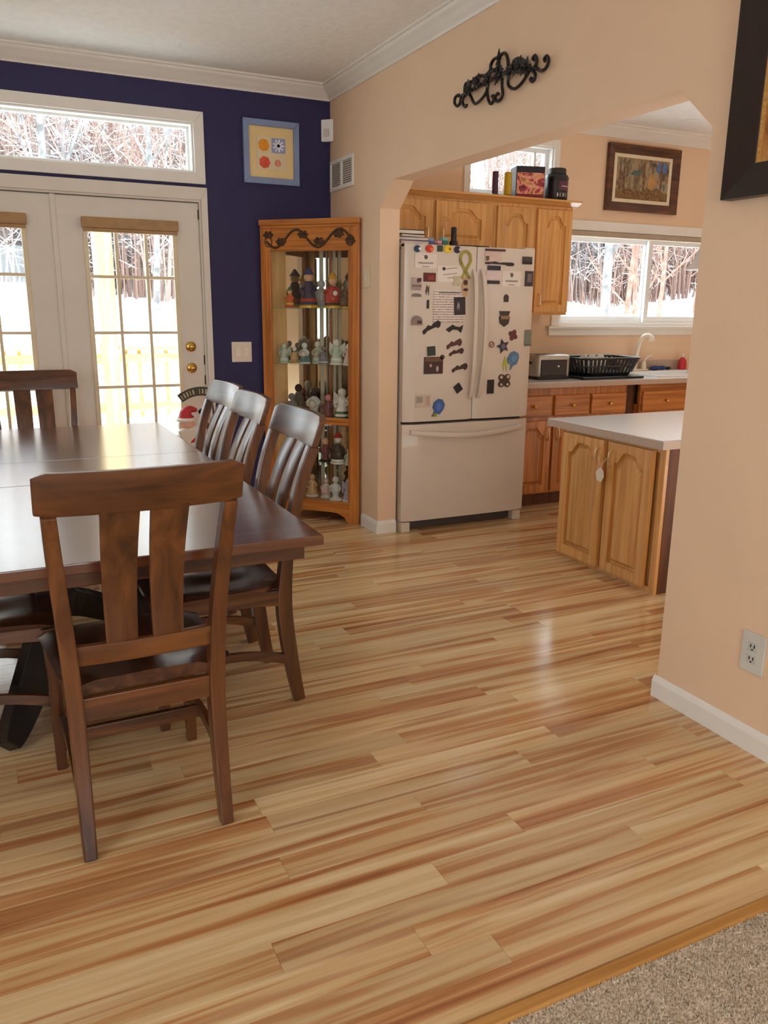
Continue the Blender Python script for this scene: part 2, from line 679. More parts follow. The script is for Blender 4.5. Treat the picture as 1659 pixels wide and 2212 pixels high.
# wood transition strip and carpet
mb = MB()
mb.prism([(-4.262, -0.01), (-4.262, 0.004), (-4.256, 0.009), (-4.232, 0.009), (-4.222, 0.003), (-4.222, -0.01)], 'x', XL, 0.0)
struct(mb.build('trim_floor_strip', wood('strip_oak', (168, 114, 50), (184, 132, 66), (196, 148, 82), 'x', 0.4, 30, 2, world=True)))
CARPET = speckle('beige_carpet', [(0.30, (130, 114, 94)), (0.44, (184, 168, 146)), (0.56, (214, 200, 180)), (0.72, (236, 226, 210))], 190, 1.0, 3.0)
mb = MB()
mb.box(XL, 0.0, YF, -4.262, -0.06, 0.002)
for _ in range(46000):
    px, py = rng.uniform(-1.75, -0.02), rng.uniform(-4.86, -4.263)
    a = rng.uniform(0, 2 * PI)
    r_, h_ = rng.uniform(0.0016, 0.0028), rng.uniform(0.006, 0.0125)
    tx, ty = px + rng.uniform(-0.005, 0.005), py + rng.uniform(-0.005, 0.004)
    b0 = mb.bm.verts.new((px + r_ * math.cos(a), py + r_ * math.sin(a), 0.001))
    b1 = mb.bm.verts.new((px + r_ * math.cos(a + 2.1), py + r_ * math.sin(a + 2.1), 0.001))
    b2 = mb.bm.verts.new((px + r_ * math.cos(a + 4.2), py + r_ * math.sin(a + 4.2), 0.001))
    t_ = mb.bm.verts.new((tx, ty, h_))
    mb.bm.faces.new((b0, b1, t_))
    mb.bm.faces.new((b1, b2, t_))
    mb.bm.faces.new((b2, b0, t_))
carpet = mb.build('carpet', CARPET)
carpet['kind'] = 'stuff'
tag(carpet, 'beige flecked cut-pile carpet beyond the oak floor strip', 'carpet')

# crown mouldings
CR = [(0, 0), (0.010, 0), (0.014, 0.012), (0.026, 0.018), (0.040, 0.036), (0.058, 0.054), (0.070, 0.060), (0.074, 0.072), (0.086, 0.076), (0.086, 0.087), (0, 0.087)]
ZC = H - 0.087
mb = MB()
mb.prism([(-a, ZC + z) for a, z in CR], 'x', XL, 0.0)
struct(mb.build('trim_crown_back', WHITE, smooth=50))
mb = MB()
mb.prism([(-a, ZC + z) for a, z in CR], 'y', YF, 0.0)
struct(mb.build('trim_crown_right', WHITE, smooth=50))
mb = MB()
mb.prism([(-a, ZC + z) for a, z in CR], 'x', WT, XK)
struct(mb.build('trim_crown_kitchen', WHITE, smooth=50))

# baseboards
BP = [(0, 0), (0.013, 0), (0.013, 0.062), (0.009, 0.072), (0.005, 0.080), (0, 0.083)]
base_r = sempty('baseboard_right')


def bb(y0, y1):
    MB().prism([(-a, z) for a, z in BP], 'y', y0, y1).build('baseboard_run', WHITE, base_r)


bb(YF, AY1 + 0.013)
bb(AY0 - 0.013, -0.545)
MB().prism([(AY1 + a, z) for a, z in BP], 'x', 0.0, WT).build('baseboard_return', WHITE, base_r)
MB().prism([(AY0 - a, z) for a, z in BP], 'x', 0.0, WT - 0.002).build('baseboard_return', WHITE, base_r)
struct(MB().prism([(-a, z) for a, z in BP], 'x', -0.838, -0.53).build('baseboard_back', WHITE))


def casing(parent, x0, x1, z0, z1, w, y=0.0, t=0.018, m=WHITE, bottom=True, wt=None):
    """four mitred casing boards around an opening x0..x1, z0..z1"""
    wt = wt or w
    X0, X1, Z0, Z1 = x0 - w, x1 + w, (z0 - w if bottom else z0), z1 + wt
    zb = z0 if bottom else Z0
    MB().prism([(X0, Z0), (x0, zb), (x0, z1), (X0, Z1)], 'y', y - t, y).build('casing_board', m, parent, bevel=0.003)
    MB().prism([(X1, Z0), (X1, Z1), (x1, z1), (x1, zb)], 'y', y - t, y).build('casing_board', m, parent, bevel=0.003)
    MB().prism([(X0, Z1), (x0, z1), (x1, z1), (X1, Z1)], 'y', y - t, y).build('casing_board', m, parent, bevel=0.003)
    if bottom:
        MB().prism([(X0, Z0), (X1, Z0), (x1, z0), (x0, z0)], 'y', y - t, y).build('casing_board', m, parent, bevel=0.003)


def reveal(parent, x0, x1, z0, z1, m, t=0.012, y0=0.0, y1=0.14, bottom=True):
    mb = MB()
    mb.box(x0, x0 + t, y0, y1, z0, z1)
    mb.box(x1 - t, x1, y0, y1, z0, z1)
    mb.box(x0 + t, x1 - t, y0, y1, z1 - t, z1)
    if bottom:
        mb.box(x0 + t, x1 - t, y0, y1, z0, z0 + t)
    mb.build('jamb', m, parent)


def sash(parent, x0, x1, z0, z1, y, w, t=0.03, m=VINYL):
    mb = MB()
    mb.box(x0, x0 + w, y, y + t, z0, z1)
    mb.box(x1 - w, x1, y, y + t, z0, z1)
    mb.box(x0 + w, x1 - w, y, y + t, z1 - w, z1)
    mb.box(x0 + w, x1 - w, y, y + t, z0, z0 + w)
    mb.build('sash', m, parent)
    boxo('pane', GLASS, x0 + w - 0.002, x1 - w + 0.002, y + t / 2 - 0.002, y + t / 2 + 0.002, z0 + w - 0.002, z1 - w + 0.002, parent)


# transom over the doors
w1 = sempty('window_1', (0, 0, 0))
casing(w1, TX0, TX1, TZ0, TZ1, 0.064)
reveal(w1, TX0, TX1, TZ0, TZ1, WHITE)
sash(w1, TX0 + 0.012, TX1 - 0.012, TZ0 + 0.012, TZ1 - 0.012, 0.07, 0.014)
# clerestory window
w2 = sempty('window_2', (0, 0, 0))
casing(w2, EX0, EX1, EZ0, EZ1, 0.05)
reveal(w2, EX0, EX1, EZ0, EZ1, VINYL)
sash(w2, EX0 + 0.012, EX1 - 0.012, EZ0 + 0.012, EZ1 - 0.012, 0.05, 0.03)
MB().box(EX1 - 0.14, EX1 - 0.12, 0.05, 0.08, EZ0 + 0.04, EZ1 - 0.04).build('mullion', VINYL, w2)
# kitchen window: two sliding sashes, casing, sill, rolled shade under the head
w3 = sempty('window_3', (0, 0, 0))
casing(w3, KX0, KX1, KZ0, KZ1, 0.07, bottom=False, wt=0.075)
reveal(w3, KX0, KX1, KZ0, KZ1, VINYL, 0.03)
sash(w3, KX0 + 0.03, 2.905, KZ0 + 0.03, KZ1 - 0.03, 0.085, 0.045)
sash(w3, 2.865, KX1 - 0.03, KZ0 + 0.03, KZ1 - 0.03, 0.05, 0.045)
boxo('sill', WHITE, KX0 - 0.11, KX1 + 0.11, -0.045, 0.02, KZ0 - 0.022, KZ0, w3, 0.004)
boxo('sill_apron', WHITE, KX0 - 0.09, KX1 + 0.09, -0.018, 0.0, KZ0 - 0.075, KZ0 - 0.022, w3, 0.003)
boxo('rolled_shade', paint('taupe_shade', (176, 160, 140), 0.8), KX0 + 0.005, KX1 - 0.005, -0.035, 0.03, KZ1 - 0.045, KZ1 - 0.004, w3, 0.008)


# the double doors
def french_door(name, x0, x1, knobs, hinge_left):
    d = sempty(name, (0, 0, 0))
    y0, y1, z0, z1 = 0.012, 0.056, 0.022, 2.046
    gx0, gx1, gz0, gz1 = x0 + 0.155, x1 - 0.155, 0.25, 1.925
    mb = MB()
    mb.box(x0, gx0, y0, y1, z0, z1)
    mb.box(gx1, x1, y0, y1, z0, z1)
    mb.box(gx0, gx1, y0, y1, gz1, z1)
    mb.box(gx0, gx1, y0, y1, z0, gz0)
    mb.build('slab', DOORW, d)
    m = paint('cream_lite_frame', (226, 214, 182), 0.5)
    mb = MB()
    for q in ((gx0 - 0.012, gx0 + 0.014, gz0 - 0.012, gz1 + 0.012), (gx1 - 0.014, gx1 + 0.012, gz0 - 0.012, gz1 + 0.012),
              (gx0 + 0.014, gx1 - 0.014, gz1 - 0.014, gz1 + 0.012), (gx0 + 0.014, gx1 - 0.014, gz0 - 0.012, gz0 + 0.014)):
        mb.box(q[0], q[1], y0 - 0.010, y0 + 0.004, q[2], q[3])
    mb.build('lite_frame', m, d, bevel=0.003)
    cw, rh = (gx1 - gx0) / 3, (gz1 - gz0) / 5
    for k in (1, 2):
        boxo('muntin', m, gx0 + cw * k - 0.009, gx0 + cw * k + 0.009, y0 - 0.002, y0 + 0.03, gz0, gz1, d)
    for k in (1, 2, 3, 4):
        boxo('muntin', m, gx0, gx1, y0 - 0.001, y0 + 0.029, gz0 + rh * k - 0.009, gz0 + rh * k + 0.009, d)
    for i in range(3):
        for j in range(5):
            boxo('pane', GLASS, gx0 + cw * i, gx0 + cw * (i + 1), y0 + 0.013, y0 + 0.017, gz0 + rh * j, gz0 + rh * (j + 1), d)
    boxo('roller_shade', TAN, gx0 - 0.02, gx1 + 0.02, y0 - 0.05, y0 - 0.011, 1.868, 1.93, d, 0.008, label='tan rolled-up shade')
    boxo('shade_fold', TAN, gx0 - 0.012, gx1 + 0.012, y0 - 0.045, y0 - 0.015, 1.846, 1.868, d, 0.005)
    if knobs:
        for z in (1.166, 1.030):
            MB().lathe([(0.0, 0), (0.033, 0), (0.033, -0.006), (0.025, -0.012), (0.012, -0.014), (0.012, -0.026), (0.020, -0.032), (0.022, -0.042), (0.014, -0.050), (0.0, -0.052)], 18, (x1 - 0.085, y0, z), axis='y').build('deadbolt' if z > 1.1 else 'door_knob', BRASS, d, smooth=40)
        for z in (1.98, 1.08, 0.95):
            boxo('strike_plate', paint('dark_bronze', (70, 58, 46), 0.5, metal=0.5), x1 - 0.004, x1 + 0.006, y0 - 0.004, y0 + 0.01, z - 0.03, z + 0.03, d)
    return d


door_r = french_door('door_1', -1.733, -0.893, True, True)
door_l = french_door('door_2', -2.600, -1.760, False, False)
fr = sempty('trim_door_frame')
casing(fr, DX0, DX1, 0.0, DZ1, 0.04, bottom=False, wt=0.074, m=DOORW)
reveal(fr, DX0, DX1, 0.0, DZ1, DOORW, 0.012, bottom=False)
boxo('door_stop', DOORW, DX0, DX1, 0.0565, 0.075, 2.02, 2.06, fr)
boxo('astragal', DOORW, -1.762, -1.732, 0.0, 0.05, 0.02, 2.05, fr, 0.004)
boxo('threshold', paint('threshold_metal', (150, 140, 120), 0.4, metal=0.6), DX0 + 0.012, DX1 - 0.012, -0.01, 0.14, 0.0, 0.02, fr, 0.004)

# ================================================================== OUTDOORS
ground_mb = MB()
NX, NY = 40, 26
gv = []
for j in range(NY + 1):
    row = []
    for i in range(NX + 1):
        gx = -70 + 160 * i / NX
        gy = 0.3 + 95 * (j / NY) ** 1.5
        gz = -0.75 + max(0, gy - 9) * 0.105 + 0.35 * math.sin(gx * 0.21 + gy * 0.1) * min(1, gy / 10) + 0.25 * math.sin(gx * 0.43 - gy * 0.27) * min(1, gy / 10)
        row.append(ground_mb.bm.verts.new((gx, gy, gz)))
    gv.append(row)
for j in range(NY):
    for i in range(NX):
        ground_mb.bm.faces.new((gv[j][i], gv[j][i + 1], gv[j + 1][i + 1], gv[j + 1][i]))
g = ground_mb.build('ground', SNOW, smooth=60)
struct(g)


def gz_at(gx, gy):
    return -0.75 + max(0, gy - 9) * 0.105 + 0.35 * math.sin(gx * 0.21 + gy * 0.1) * min(1, gy / 10) + 0.25 * math.sin(gx * 0.43 - gy * 0.27) * min(1, gy / 10)


DECKW = {a: wood('yellow_pine', (206, 166, 98), (222, 188, 122), (232, 204, 142), a, 0.6, 18, 1.2) for a in 'xyz'}
deck = thing('deck', 'yellow pine deck with railing under snow beyond the glass doors', 'deck', (0, 0, 0))
for k in range(22):
    y0 = 0.25 + k * 0.142
    boxo('deck_board', DECKW['x'], -5.0, 0.9, y0, y0 + 0.136, -0.12, -0.085, deck)
snow_d = MB().box(-5.0, 0.9, 0.7, 3.3, -0.083, -0.03).build('snow_layer', SNOW, deck, bevel=0.02)
for px in (-4.4, -2.75, -1.08, 0.6):
    boxo('post', DECKW['z'], px - 0.085, px + 0.085, 3.2, 3.37, -0.72, 2.6, deck)
for x0, x1 in ((-4.3, -2.85), (-2.65, -1.17), (-0.99, 0.5)):
    boxo('top_rail', DECKW['x'], x0, x1, 3.2, 3.34, 0.99, 1.03, deck)
    boxo('upper_rail', DECKW['x'], x0, x1, 3.25, 3.29, 0.86, 0.95, deck)
    boxo('bottom_rail', DECKW['x'], x0, x1, 3.25, 3.29, 0.37, 0.46, deck)
    boxo('rail_snow', SNOW, x0, x1, 3.205, 3.335, 1.03, 1.07, deck)
    n = int((x1 - x0) / 0.13)
    for k in range(n):
        bx = x0 + (k + 0.5) * (x1 - x0) / n
        boxo('baluster', DECKW['z'], bx - 0.019, bx + 0.019, 3.295, 3.33, 0.30, 0.99, deck)


def tree_mesh(seed, height, reddish, spread=1.0):
    rg = random.Random(seed)
    mb = MB()

    def limb(p, d, L, r, lev):
        n = 4 if lev == 0 else 3
        pts = [p]
        q = p.copy()
        dd = d.copy()
        for k in range(n):
            dd = (dd + Vector((rg.uniform(-.18, .18), rg.uniform(-.18, .18), rg.uniform(-.05, .12))) * (0.5 if lev == 0 else 1)).normalized()
            q = q + dd * (L / n)
            pts.append(q.copy())
        rr = [max(0.004, r * (1 - 0.75 * k / n)) for k in range(n + 1)]
        mb.tube(pts, rr, 5 if lev == 0 else 3)
        if lev >= 3:
            return
        cnt = (13, 5, 4)[lev]
        for k in range(cnt):
            t = rg.uniform(0.25 if lev == 0 else 0.2, 1.0)
            i = min(int(t * n), n - 1)
            b = pts[i].lerp(pts[i + 1], t * n - i)
            a = rg.uniform(0, 2 * PI)
            up = rg.uniform(0.15, 0.9)
            nd = Vector((math.cos(a) * spread, math.sin(a) * spread, up)).normalized()
            if lev > 0:
                nd = (nd + d * 0.9).normalized()
            limb(b, nd, L * rg.uniform(0.26, 0.42) * (1.0 if lev == 0 else 1.35), r * (1 - 0.7 * t) * 0.5 + 0.004, lev + 1)
    limb(Vector((0, 0, 0)), Vector((0, 0, 1)), height, height * 0.013, 0)
    bmesh.ops.recalc_face_normals(mb.bm, faces=mb.bm.faces[:])
    me = bpy.data.meshes.new('bare_tree')
    mb.bm.to_mesh(me)
    mb.bm.free()
    me.materials.append(speckle('bark_red', [(0.35, (120, 86, 74)), (0.65, (160, 126, 112))], 3) if reddish else speckle('bark_grey', [(0.35, (92, 90, 90)), (0.65, (140, 138, 136))], 3))
    return me


tree_mes = [tree_mesh(3, 11.5, True, .35), tree_mesh(5, 13.0, False, .3), tree_mesh(8, 10.0, True, .4), tree_mesh(13, 12.0, False, .4), tree_mesh(17, 9.0, True, .45)]
rng = random.Random(99)
tree_r = [max(math.hypot(v.co.x, v.co.y) for v in me.vertices) for me in tree_mes]


def plant(n, xa, xb, ya, yb, slope, label, group):
    done = []
    tries = 0
    while len(done) < n and tries < 4000:
        tries += 1
        gy = rng.uniform(ya, yb)
        gx = rng.uniform(xa, xb) + slope * gy
        k = rng.randrange(5)
        s = rng.uniform(0.75, 1.15)
        r = tree_r[k] * s
        if any(max(abs(gx - q[0]), abs(gy - q[1])) < (r + q[2]) * 0.7 for q in done):
            continue
        done.append((gx, gy, r))
        o = bpy.data.objects.new('bare_tree', tree_mes[k])
        C.objects.link(o)
        o.location = (gx, gy, gz_at(gx, gy) - 0.1)
        o.rotation_euler = (0, 0, rng.uniform(0, 2 * PI))
        o.scale = (s, s, s)
        tag(o, label, 'tree', group)


plant(16, -5.5, 4.0, 10, 32, 0.17, 'bare winter tree in the snowy woods beyond the deck', 'bare trees beyond the deck')
plant(16, 2.0, 9.0, 8, 32, 0.90, 'bare winter tree in the snow outside the kitchen window', 'bare trees outside the kitchen window')

# far brush: a tangle of stems and twigs nobody could count
mb = MB()
for k in range(4400):
    gy = rng.uniform(37, 58)
    gx = rng.uniform(-14, 10) + 0.17 * gy if k % 2 else rng.uniform(-6, 18) + 0.80 * gy
    z0 = gz_at(gx, gy) - 0.1
    h = rng.uniform(5, 13)
    lx, ly = rng.gauss(0, 1.3), rng.gauss(0, 0.8)
    r0 = rng.uniform(0.02, 0.075) if k % 9 else rng.uniform(0.09, 0.16)
    mb.tube([(gx, gy, z0), (gx + lx * .35 + rng.uniform(-.3, .3), gy + ly * .4, z0 + h * .5), (gx + lx, gy + ly, z0 + h)], [r0, r0 * .7, r0 * .25], 3)
    for q in range(8):
        t = rng.uniform(.12, .95)
        a = rng.uniform(0, 2 * PI)
        L = rng.uniform(.8, 2.6)
        b0 = Vector((gx + lx * t * .8, gy + ly * t, z0 + h * t))
        mb.tube([b0, b0 + Vector((math.cos(a) * L * .8, math.sin(a) * L * .5, L * rng.uniform(-.1, .8)))], [r0 * .3 + .015, .006], 3, mi=1 if q % 3 == 0 else 0)
th_ = mb.build('woodland_thicket', [speckle('thicket_bark', [(0.35, (118, 88, 80)), (0.5, (146, 120, 110)), (0.65, (118, 120, 126))], 0.12), SNOW])
th_['kind'] = 'stuff'
tag(th_, 'hazy thicket of bare stems and twigs on the far snowy slope', 'woods')

# ================================================================== DINING TABLE
TBX0, TBX1, TBY0, TBY1, TBZ = -2.425, -1.318, -3.212, -0.572, 0.765
tcx, tcy = (TBX0 + TBX1) / 2, (TBY0 + TBY1) / 2
tab = thing('dining_table', 'long dark brown wooden dining table with a glossy top', 'table', (tcx, tcy, 0))
hx, hy = (TBX1 - TBX0) / 2, (TBY1 - TBY0) / 2
TOPM = wood('table_top_stain', (72, 36, 18), (98, 52, 27), (118, 68, 36), 'x', 0.2, 20, 1.5, 1.0)
for (a, b) in ((-hy, -0.251), (-0.25, 0.25), (0.251, hy)):
    MB().box(-hx, hx, a, b, TBZ - 0.030, TBZ).build('tabletop_board', TOPM, tab, bevel=0.0035)
ap = 0.045
for nm, q in (('apron', (-hx + ap, hx - ap, -hy + ap, -hy + ap + 0.022)), ('apron', (-hx + ap, hx - ap, hy - ap - 0.022, hy - ap)),
              ('apron', (-hx + ap, -hx + ap + 0.022, -hy + ap + 0.022, hy - ap - 0.022)), ('apron', (hx - ap - 0.022, hx - ap, -hy + ap + 0.022, hy - ap - 0.022))):
    boxo(nm, BROWN['x' if q[1] - q[0] > 0.5 else 'y'], q[0], q[1], q[2], q[3], 0.685, TBZ - 0.030, tab, 0.003)
for s in (-1, 1):
    def P_(q):
        return [(x * -s, y * -s, z) for x, y, z in q]
    boxo('bearer', BLACKW, -0.40, 0.40, s * 0.60 - 0.05, s * 0.60 + 0.05, 0.690, 0.733, tab, 0.006)
    for q in ([(-.18, -.60, .69), (-.18, -.60, .46), (-.20, -.62, .33), (-.26, -.69, .19), (-.325, -.78, .075), (-.355, -.83, .03)],
              [(.15, -.58, .69), (.15, -.58, .44), (.18, -.56, .31), (.27, -.52, .18), (.38, -.46, .07), (.455, -.42, .03)]):
        pts = smoothpath(P_(q), 4)
        n = len(pts)
        MB().bar(pts, [0.075 - 0.015 * k / (n - 1) for k in range(n)], [0.10 + 0.04 * math.sin(PI * k / (n - 1)) - 0.045 * k / (n - 1) for k in range(n)], side=(0.25 * s, 1.0, 0)).build('curved_leg', BLACKW, tab, bevel=0.004)
    pts = smoothpath(P_([(-.18, -.60, .42), (-.08, -.58, .40), (.04, -.52, .33), (.12, -.40, .27), (.14, -.25, .25)]), 4)
    MB().bar(pts, 0.05, [0.10 - 0.04 * k / (len(pts) - 1) for k in range(len(pts))], side=(0.3, 1, 0)).build('curved_brace', BLACKW, tab, bevel=0.004)

# ================================================================== CHAIRS
def make_chair():
    t = thing('dining_chair', 'x', 'chair')
    W = BROWN['z']
    for s in (-1, 1):
        pts = smoothpath([(s * 0.183, -0.262, 0.002), (s * 0.182, -0.235, 0.15), (s * 0.182, -0.212, 0.34), (s * 0.185, -0.212, 0.46), (s * 0.192, -0.228, 0.62), (s * 0.205, -0.270, 0.82), (s * 0.212, -0.3165, 0.953)], 3)
        n = len(pts)
        MB().bar(pts, [0.034 + 0.008 * math.sin(PI * k / (n - 1)) for k in range(n)], [0.040 + 0.014 * math.sin(PI * min(1, k / (n * 0.62))) for k in range(n)]).build('rear_leg', W, t, bevel=0.004)
        pts = [(s * 0.205, 0.235, 0.0), (s * 0.203, 0.228, 0.25), (s * 0.200, 0.222, 0.43)]
        MB().bar(pts, [0.030, 0.038, 0.042], [0.030, 0.038, 0.042]).build('front_leg', W, t, bevel=0.004)
        # side apron, arched side stretcher
        MB().prism([(-0.20, 0.385), (-0.20, 0.443), (0.21, 0.443), (0.21, 0.385), (0.10, 0.395), (-0.10, 0.395)], 'x', s * 0.192 - 0.010, s * 0.192 + 0.010).build('side_apron', BROWN['y'], t, bevel=0.002)
        a = [(-0.235 + 0.47 * k / 10, 0.150 + 0.050 * math.sin(PI * k / 10)) for k in range(11)]
        MB().prism(a + [(p[0], p[1] + 0.038 - 0.008 * math.sin(PI * k / 10)) for k, p in list(enumerate(a))[::-1]], 'x', s * 0.192 - 0.009, s * 0.192 + 0.009).build('side_stretcher', BROWN['y'], t)
    boxo('cross_stretcher', BROWN['x'], -0.19, 0.19, 0.03, 0.05, 0.185, 0.225, t, 0.002)
    boxo('rear_apron', BROWN['x'], -0.165, 0.165, -0.222, -0.200, 0.375, 0.437, t, 0.002)
    boxo('front_apron', BROWN['x'], -0.185, 0.185, 0.212, 0.234, 0.385, 0.443, t, 0.002)
    # saddle seat: dished slab
    mb = MB()
    nx, ny = 12, 12
    up = []
    for j in range(ny + 1):
        v = j / ny
        yy = -0.205 + 0.465 * v
        hw = 0.165 + 0.075 * min(1, v * 2.2) if v < 0.12 else 0.205 + 0.035 * v
        row = []
        for i in range(nx + 1):
            u = i / nx * 2 - 1
            dish = -0.016 * math.exp(-((abs(u) - 0.45) / 0.30) ** 2) * math.exp(-((v - 0.42) / 0.30) ** 2)
            edge = -0.012 * (abs(u) ** 8) - 0.014 * (v ** 10)
            back = 0.006 * math.exp(-(v / 0.15) ** 2)
            row.append((u * hw, yy - 0.02 * v * (abs(u) ** 3), 0.474 + dish + edge + back))
        up.append(row)
    V = [[mb.bm.verts.new(p) for p in r] for r in up]
    B = [[mb.bm.verts.new((p[0] * 0.985, p[1], 0.443)) for p in r] for r in up]
    for j in range(ny):
        for i in range(nx):
            mb.bm.faces.new((V[j][i], V[j][i + 1], V[j + 1][i + 1], V[j + 1][i]))
            mb.bm.faces.new((B[j][i], B[j + 1][i], B[j + 1][i + 1], B[j][i + 1]))
    for j in range(ny):
        for i in (0, nx):
            mb.bm.faces.new((V[j][i], V[j + 1][i], B[j + 1][i], B[j][i]))
    for i in range(nx):
        for j in (0, ny):
            mb.bm.faces.new((V[j][i], V[j][i + 1], B[j][i + 1], B[j][i]))
    mb.build('seat', SEATM, t, smooth=40)

    # curved back pieces: height z -> depth y, bowed in x
    def by(z):
        tt = (z - 0.46) / 0.595
        return -0.205 - 0.03 * tt - 0.115 * tt ** 1.6

    def curved_rail(name, hw, z0, z1, th, bow, rounding=0.0, extra=0.0):
        mb = MB()
        N = 16
        rows = []
        for k in range(N + 1):
            u = k / N * 2 - 1
            x = u * hw
            c = bow * (1 - u * u)
            drop = rounding * max(0, (abs(u) - 0.93) / 0.07) ** 2
            zb, zt = z0 + drop * 0.4, z1 - drop
            rows.append([(x, by(zb) - c - th / 2 + extra, zb), (x, by(zb) - c + th / 2 + extra, zb), (x, by(zt) - c + th / 2 + extra, zt), (x, by(zt) - c - th / 2 + extra, zt)])
        mb.ring(rows)
        return mb.build(name, BROWN['x'], t, bevel=0.003, smooth=50)
    curved_rail('top_rail', 0.243, 0.948, 1.056, 0.024, 0.030, 0.014, 0.004)
    curved_rail('lower_rail', 0.180, 0.530, 0.586, 0.022, 0.012)
    for s in (-1, 1):
        pts = []
        for k in range(9):
            z = 0.57 + 0.39 * k / 8
            c = 0.012 + 0.016 * k / 8
            lum = 0.022 * math.sin(PI * k / 8)
            pts.append((s * 0.058, by(z) - c + lum, z))
        MB().bar(pts, [0.078 + 0.014 * k / 8 for k in range(9)], 0.014).build('back_slat', W, t, bevel=0.002, smooth=50)
    return t


chair0 = make_chair()
spots = [
    ((-1.868, -3.105, 0), 0.02, 'dark wood dining chair at the table end nearest the carpet'),
    ((-1.502, -2.560, 0), PI / 2, 'dark wood dining chair on the archway side, beside the table corner nearest the carpet'),
    ((-1.502, -1.965, 0), PI / 2 - 0.02, 'dark wood dining chair in the middle of the archway side of the table'),
    ((-1.475, -1.440, 0), PI / 2 + 0.03, 'dark wood dining chair on the archway side, beside the Santa decoration'),
    ((-1.960, -0.645, 0), PI, 'dark wood dining chair at the far table end, against the glass doors'),
    ((-2.300, -2.555, 0), -PI / 2, 'dark wood dining chair tucked under the table side opposite the archway'),
]
for i, (loc, rz, lab) in enumerate(spots):
    o = chair0 if i == 0 else copy_tree(chair0)
    o.location = loc
    o.rotation_euler = (0, 0, rz)
    tag(o, lab, 'chair', 'dining chairs around the table')

# ================================================================== CORNER CURIO CABINET
CO = Vector((-0.2625, -0.2805, 0))
cur = thing('curio_cabinet', 'tall oak corner curio cabinet with glass door and carved vine frieze', 'cabinet', CO, -PI / 4)
hw = 0.345
foot = [(-hw, 0.012), (hw, 0.012), (hw, 0.018), (0.0, 0.356), (-hw, 0.018)]
O = OAKD
boxo('stile', O['z'], -hw, -hw + 0.068, -0.004, 0.018, 0.0, 1.93, cur, 0.003)
boxo('stile', O['z'], hw - 0.068, hw, -0.004, 0.018, 0.0, 1.93, cur, 0.003)
hdr = boxo('header', O['x'], -hw + 0.068, hw - 0.068, -0.001, 0.018, 1.77, 1.93, cur, 0.002)
MB().prism([(-hw - 0.006, -0.012), (hw + 0.004, -0.012), (hw + 0.004, 0.016), (0, 0.35), (-hw - 0.004, 0.016)], 'z', 1.93, 1.965).build('cornice', O['x'], cur, bevel=0.006)
boxo('header_moulding', O['x'], -hw + 0.02, hw - 0.02, -0.009, 0.0, 1.912, 1.928, cur, 0.003)
boxo('middle_rail', O['x'], -hw + 0.068, hw - 0.068, -0.004, 0.016, 0.665, 0.712, cur, 0.003)
# base rail with bracket feet
a = [(-hw + 0.068, 0.0), (-hw + 0.085, 0.0), (-hw + 0.10, 0.035), (-hw + 0.15, 0.062), (-hw + 0.21, 0.068)]
MB().prism(a + [(-p[0], p[1]) for p in a[::-1]] + [(hw - 0.068, 0.142), (-hw + 0.068, 0.142)], 'y', -0.003, 0.016).build('base_rail', O['x'], cur)
for nm, z0, z1, m in (('bottom_shelf', 0.12, 0.140, O['x']), ('wood_shelf', 0.680, 0.700, O['x']), ('top_panel', 1.90, 1.925, O['x'])):
    MB().prism(foot, 'z', z0, z1).build(nm, m, cur)
sh = [(-hw + 0.02, 0.020), (hw - 0.02, 0.020), (hw - 0.025, 0.030), (0.0, 0.340), (-hw + 0.025, 0.030)]
for z in (1.418, 1.057, 0.395):
    MB().prism(sh, 'z', z - 0.008, z).build('glass_shelf', SHELFG, cur)
for s in (-1, 1):
    p0, p1 = Vector((s * (hw - 0.004), 0.018)), Vector((0, 0.354))
    d = (p1 - p0).normalized()
    nrm = Vector((-d.y, d.x)) * (0.004 if s < 0 else -0.004) * -1

    def strip(name, a, b, m, off, th, z0=0.12, z1=1.90):
        q0, q1 = p0 + d * a, p0 + d * b
        n1 = nrm.normalized()
        MB().prism([tuple(q0 + n1 * off), tuple(q1 + n1 * off), tuple(q1 + n1 * (off + th)), tuple(q0 + n1 * (off + th))], 'z', z0, z1).build(name, m, cur)
    L = (p1 - p0).length
    inward = 1
    strip('back_panel', 0, L, O['z'], 0.0, 0.004, 0.0)
    strip('side_panel', 0.0, 0.155, wood('pale_oak', (196, 150, 84), (214, 170, 104), (226, 186, 122), 'z', 0.4, 26, 1.5), 0.004, 0.004)
    strip('mirror_panel', 0.155, L - 0.02, MIRROR, 0.004, 0.003, 0.14, 1.88)
    strip('corner_strip', L - 0.085, L - 0.06, paint('cream_strip', (226, 220, 196), 0.5), 0.007, 0.006, 0.14, 1.86)
boxo('door_glass', CABG, -hw + 0.066, hw - 0.066, 0.004, 0.007, 0.712, 1.77, cur)
boxo('door_glass', CABG, -hw + 0.066, hw - 0.066, 0.004, 0.007, 0.142, 0.665, cur)
for s in (-1, 1):
    mb = MB()
    mb.tube([(s * 0.272, 0.002, 0.145), (s * 0.272, 0.002, 1.765)], 0.005, 6)
    mb.build('door_bead', O['z'], cur)
